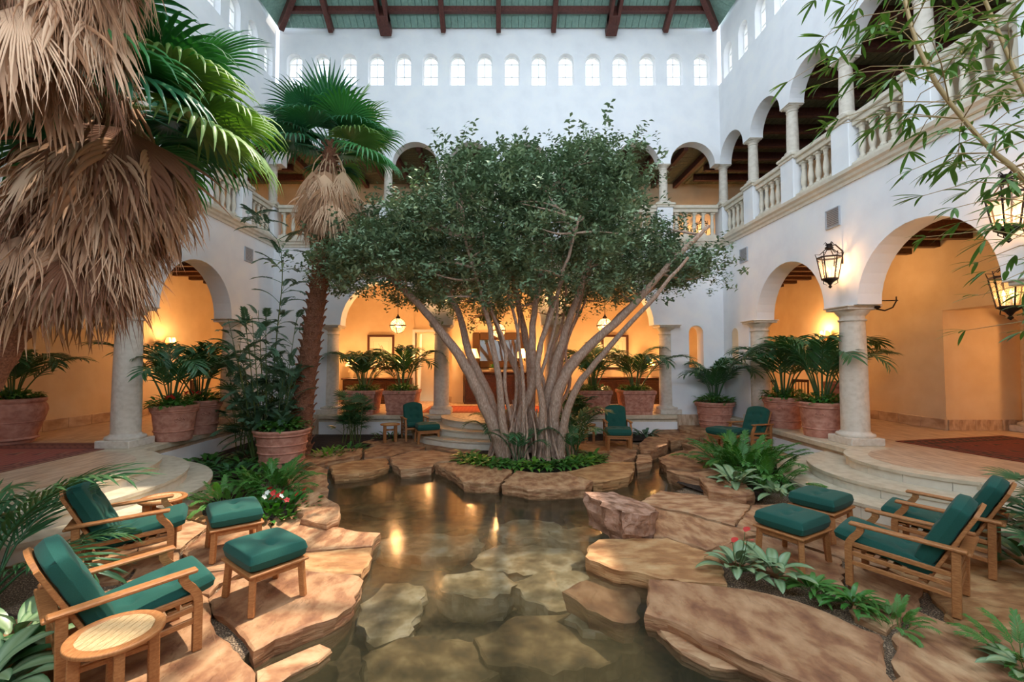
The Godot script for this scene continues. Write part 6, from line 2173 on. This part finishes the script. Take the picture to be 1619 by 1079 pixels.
func rooms() -> void:
	var zb := BACK
	framed("dark-framed botanical print above the left sideboard with lit lamps", Vector3(-4.47, 2.36, zb + 0.01), 1.0, 1.28, 3)
	framed("dark-framed print above the right sideboard, partly behind palm fronds", Vector3(4.2, 2.36, zb + 0.01), 1.0, 1.28, 4)
	console("low reddish sideboard in the left bay of the back arcade", Vector3(-4.5, TERRACE, zb + 0.35), 2.35, 0.92, 0.5, 3)
	console("dark carved sideboard below the mirror in the middle back bay", Vector3(-0.15, TERRACE, zb + 0.4), 2.3, 1.15, 0.55, 4)
	console("long reddish sideboard in the right bay of the back arcade", Vector3(4.5, TERRACE, zb + 0.35), 2.5, 0.95, 0.5, 3)
	table_lamp("lit table lamp at the left end of the left sideboard", Vector3(-5.45, TERRACE + 0.915, zb + 0.35))
	omni(Vector3(-5.45, TERRACE + 1.5, zb + 0.62), 3.2, WARM)
	table_lamp("lit table lamp at the right end of the left sideboard", Vector3(-3.65, TERRACE + 0.915, zb + 0.35))
	omni(Vector3(-3.65, TERRACE + 1.5, zb + 0.62), 3.2, WARM)
	table_lamp("lit table lamp on the middle sideboard right of the mirror", Vector3(0.78, TERRACE + 1.145, zb + 0.4), 1.15)
	omni(Vector3(0.78, TERRACE + 1.85, zb + 0.7), 3.2, WARM)
	table_lamp("lit table lamp on the middle sideboard left of the mirror", Vector3(-1.05, TERRACE + 1.145, zb + 0.4), 1.15)
	omni(Vector3(-1.05, TERRACE + 1.85, zb + 0.7), 3.2, WARM)
	table_lamp("lit table lamp at the left end of the right sideboard", Vector3(3.55, TERRACE + 0.945, zb + 0.35))
	omni(Vector3(3.55, TERRACE + 1.5, zb + 0.62), 3.2, WARM)
	table_lamp("lit table lamp at the right end of the right sideboard", Vector3(5.35, TERRACE + 0.945, zb + 0.35))
	omni(Vector3(5.35, TERRACE + 1.5, zb + 0.62), 3.2, WARM)
	var v := put("ceramic_vase", simple(func(m): m.lathe([Vector2(0.01, 0), Vector2(0.08, 0.0), Vector2(0.1, 0.06), Vector2(0.15, 0.2), Vector2(0.1, 0.33), Vector2(0.07, 0.37), Vector2(0.09, 0.4)], 18)), M.ceramic, self, at(Vector3(-4.55, TERRACE + 0.915, zb + 0.35)))
	tag(v, "pale ceramic vase in the middle of the left sideboard", "vase")
	var bw := thing("potted_fern", "small fern in a footed ceramic bowl on the right sideboard", "potted plant", Vector3(4.45, TERRACE + 0.945, zb + 0.35))
	put("bowl", simple(func(m): m.lathe([Vector2(0.01, 0), Vector2(0.09, 0.0), Vector2(0.05, 0.05), Vector2(0.06, 0.09), Vector2(0.14, 0.2), Vector2(0.13, 0.2), Vector2(0.01, 0.14)], 18)), M.ceramic, bw)
	for k in 14:
		put("leaf", leaf_mesh(0.3, 0.05, 1.1, 0.2), M.fern_green, bw, aim(Vector3(0, 0.17, 0), k * 2.4, 0.5 + 0.05 * k))
	var fl := thing("flower_bowl", "bowl of green foliage on the middle sideboard before the mirror", "potted plant", Vector3(-0.3, TERRACE + 1.145, zb + 0.45))
	put("bowl", simple(func(m): m.lathe([Vector2(0.01, 0), Vector2(0.1, 0.0), Vector2(0.16, 0.12), Vector2(0.15, 0.13), Vector2(0.01, 0.1)], 18)), M.ceramic, fl)
	for k in 18:
		put("leaf", leaf_mesh(0.24, 0.06, 0.8, 0.2), M.glossy_green, fl, aim(Vector3(0, 0.12, 0), k * 2.4, 0.4 + 0.05 * k))
	var mi := thing("framed_mirror", "wide mirror in a dark carved frame above the middle sideboard", "mirror", Vector3(-0.1, 2.42, zb + 0.01))
	put("frame", simple(func(m):
		for s in [-1.0, 1.0]:
			m.box(Vector3(s * 0.84, 0, 0.05), Vector3(0.26, 1.32, 0.1), 0.03)
			m.box(Vector3(0, s * 0.53, 0.05), Vector3(1.42, 0.26, 0.1), 0.03)
			m.box(Vector3(s * 0.72, 0, 0.1), Vector3(0.04, 0.86, 0.03), 0.01)
			m.box(Vector3(0, s * 0.41, 0.1), Vector3(1.42, 0.04, 0.03), 0.01)), M.gilt, mi)
	put("glass", simple(func(m): m.quad(Vector3(-0.72, -0.42, 0.04), Vector3(0.72, -0.42, 0.055), Vector3(0.72, 0.42, 0.055), Vector3(-0.72, 0.42, 0.04))), M.mirror, mi)
	side_chair("dark spindle-backed side chair right of the tree trunks in the back arcade", Vector3(2.62, TERRACE, zb + 0.55), -PI / 2)
	side_chair("dark spindle-backed chair deep in the left arcade behind the potted palms", Vector3(-8.6, TERRACE, -13.2), PI / 2 + 0.3)
	side_chair("dark spindle-backed chair in the right arcade, nearer the far column", Vector3(7.6, TERRACE, -13.1), -0.6)
	side_chair("dark spindle-backed chair in the right arcade, behind the lantern-side palm", Vector3(8.6, TERRACE, -13.3), -0.9)
	rug("orange red patterned rug on the back terrace behind the tree", Vector3(0.1, TERRACE, -14.6), 5.0, 1.9, 0.0, Color("a65a34"), Color("b5502e"), Color("6d2a1c"), 1)
	rug("faded red patterned rug on the left terrace by the steps", Vector3(-8.15, TERRACE, -6.9), 2.2, 3.6, 0.0, Color("8a6050"), Color("8c4a40"), Color("5e3230"), 2)
	rug("dark red patterned rug on the right terrace", Vector3(9.3, TERRACE, -8.0), 2.8, 2.5, 0.22, Color("7a3a28"), Color("6e2a20"), Color("2c1c1a"), 3)
	# ventilation grilles
	for q in [[Vector3(XR, 4.86, -8.82), -PI / 2, "grey ventilation grille on the right wall above the lantern"], [Vector3(XR, 4.88, -12.1), -PI / 2, "grey ventilation grille on the right wall near the back corner"], [Vector3(XL, 4.85, -11.95), PI / 2, "grey ventilation grille on the left wall near the back corner"]]:
		var t := thing("vent_grille", q[2], "vent", q[0], q[1])
		put("backing", simple(func(m): m.box(Vector3(0, 0, 0.006), Vector3(0.36, 0.36, 0.012))), M.vent_dark, t)
		put("frame", simple(func(m):
			for s in [-1.0, 1.0]:
				m.box(Vector3(s * 0.175, 0, 0.015), Vector3(0.03, 0.38, 0.03), 0.004)
				m.box(Vector3(0, s * 0.175, 0.015), Vector3(0.34, 0.03, 0.03), 0.004)), M.vent_metal, t)
		for k in 9:
			put("slat", simple(func(m): m.box(Vector3(0, -0.14 + 0.035 * k, 0.016), Vector3(0.32, 0.02, 0.012), 0.0, Basis(Vector3.RIGHT, 0.5))), M.vent_metal, t)
	# slit niche let into the right wall
	var ni := setting("window")
	var nf := MB.new()
	var arcp := arc(0, 0.85, 0.16, 12)
	arcp.append(Vector2(0.16, 0)); arcp.append(Vector2(-0.16, 0))
	nf.extrude(arcp, 0.012, Transform3D(Basis(Vector3.BACK * -1.0, Vector3.UP, Vector3.RIGHT), Vector3(XR - 0.008, 1.95, -12.65)))
	put("niche_panel", nf.done(), M.warm_plaster, ni)
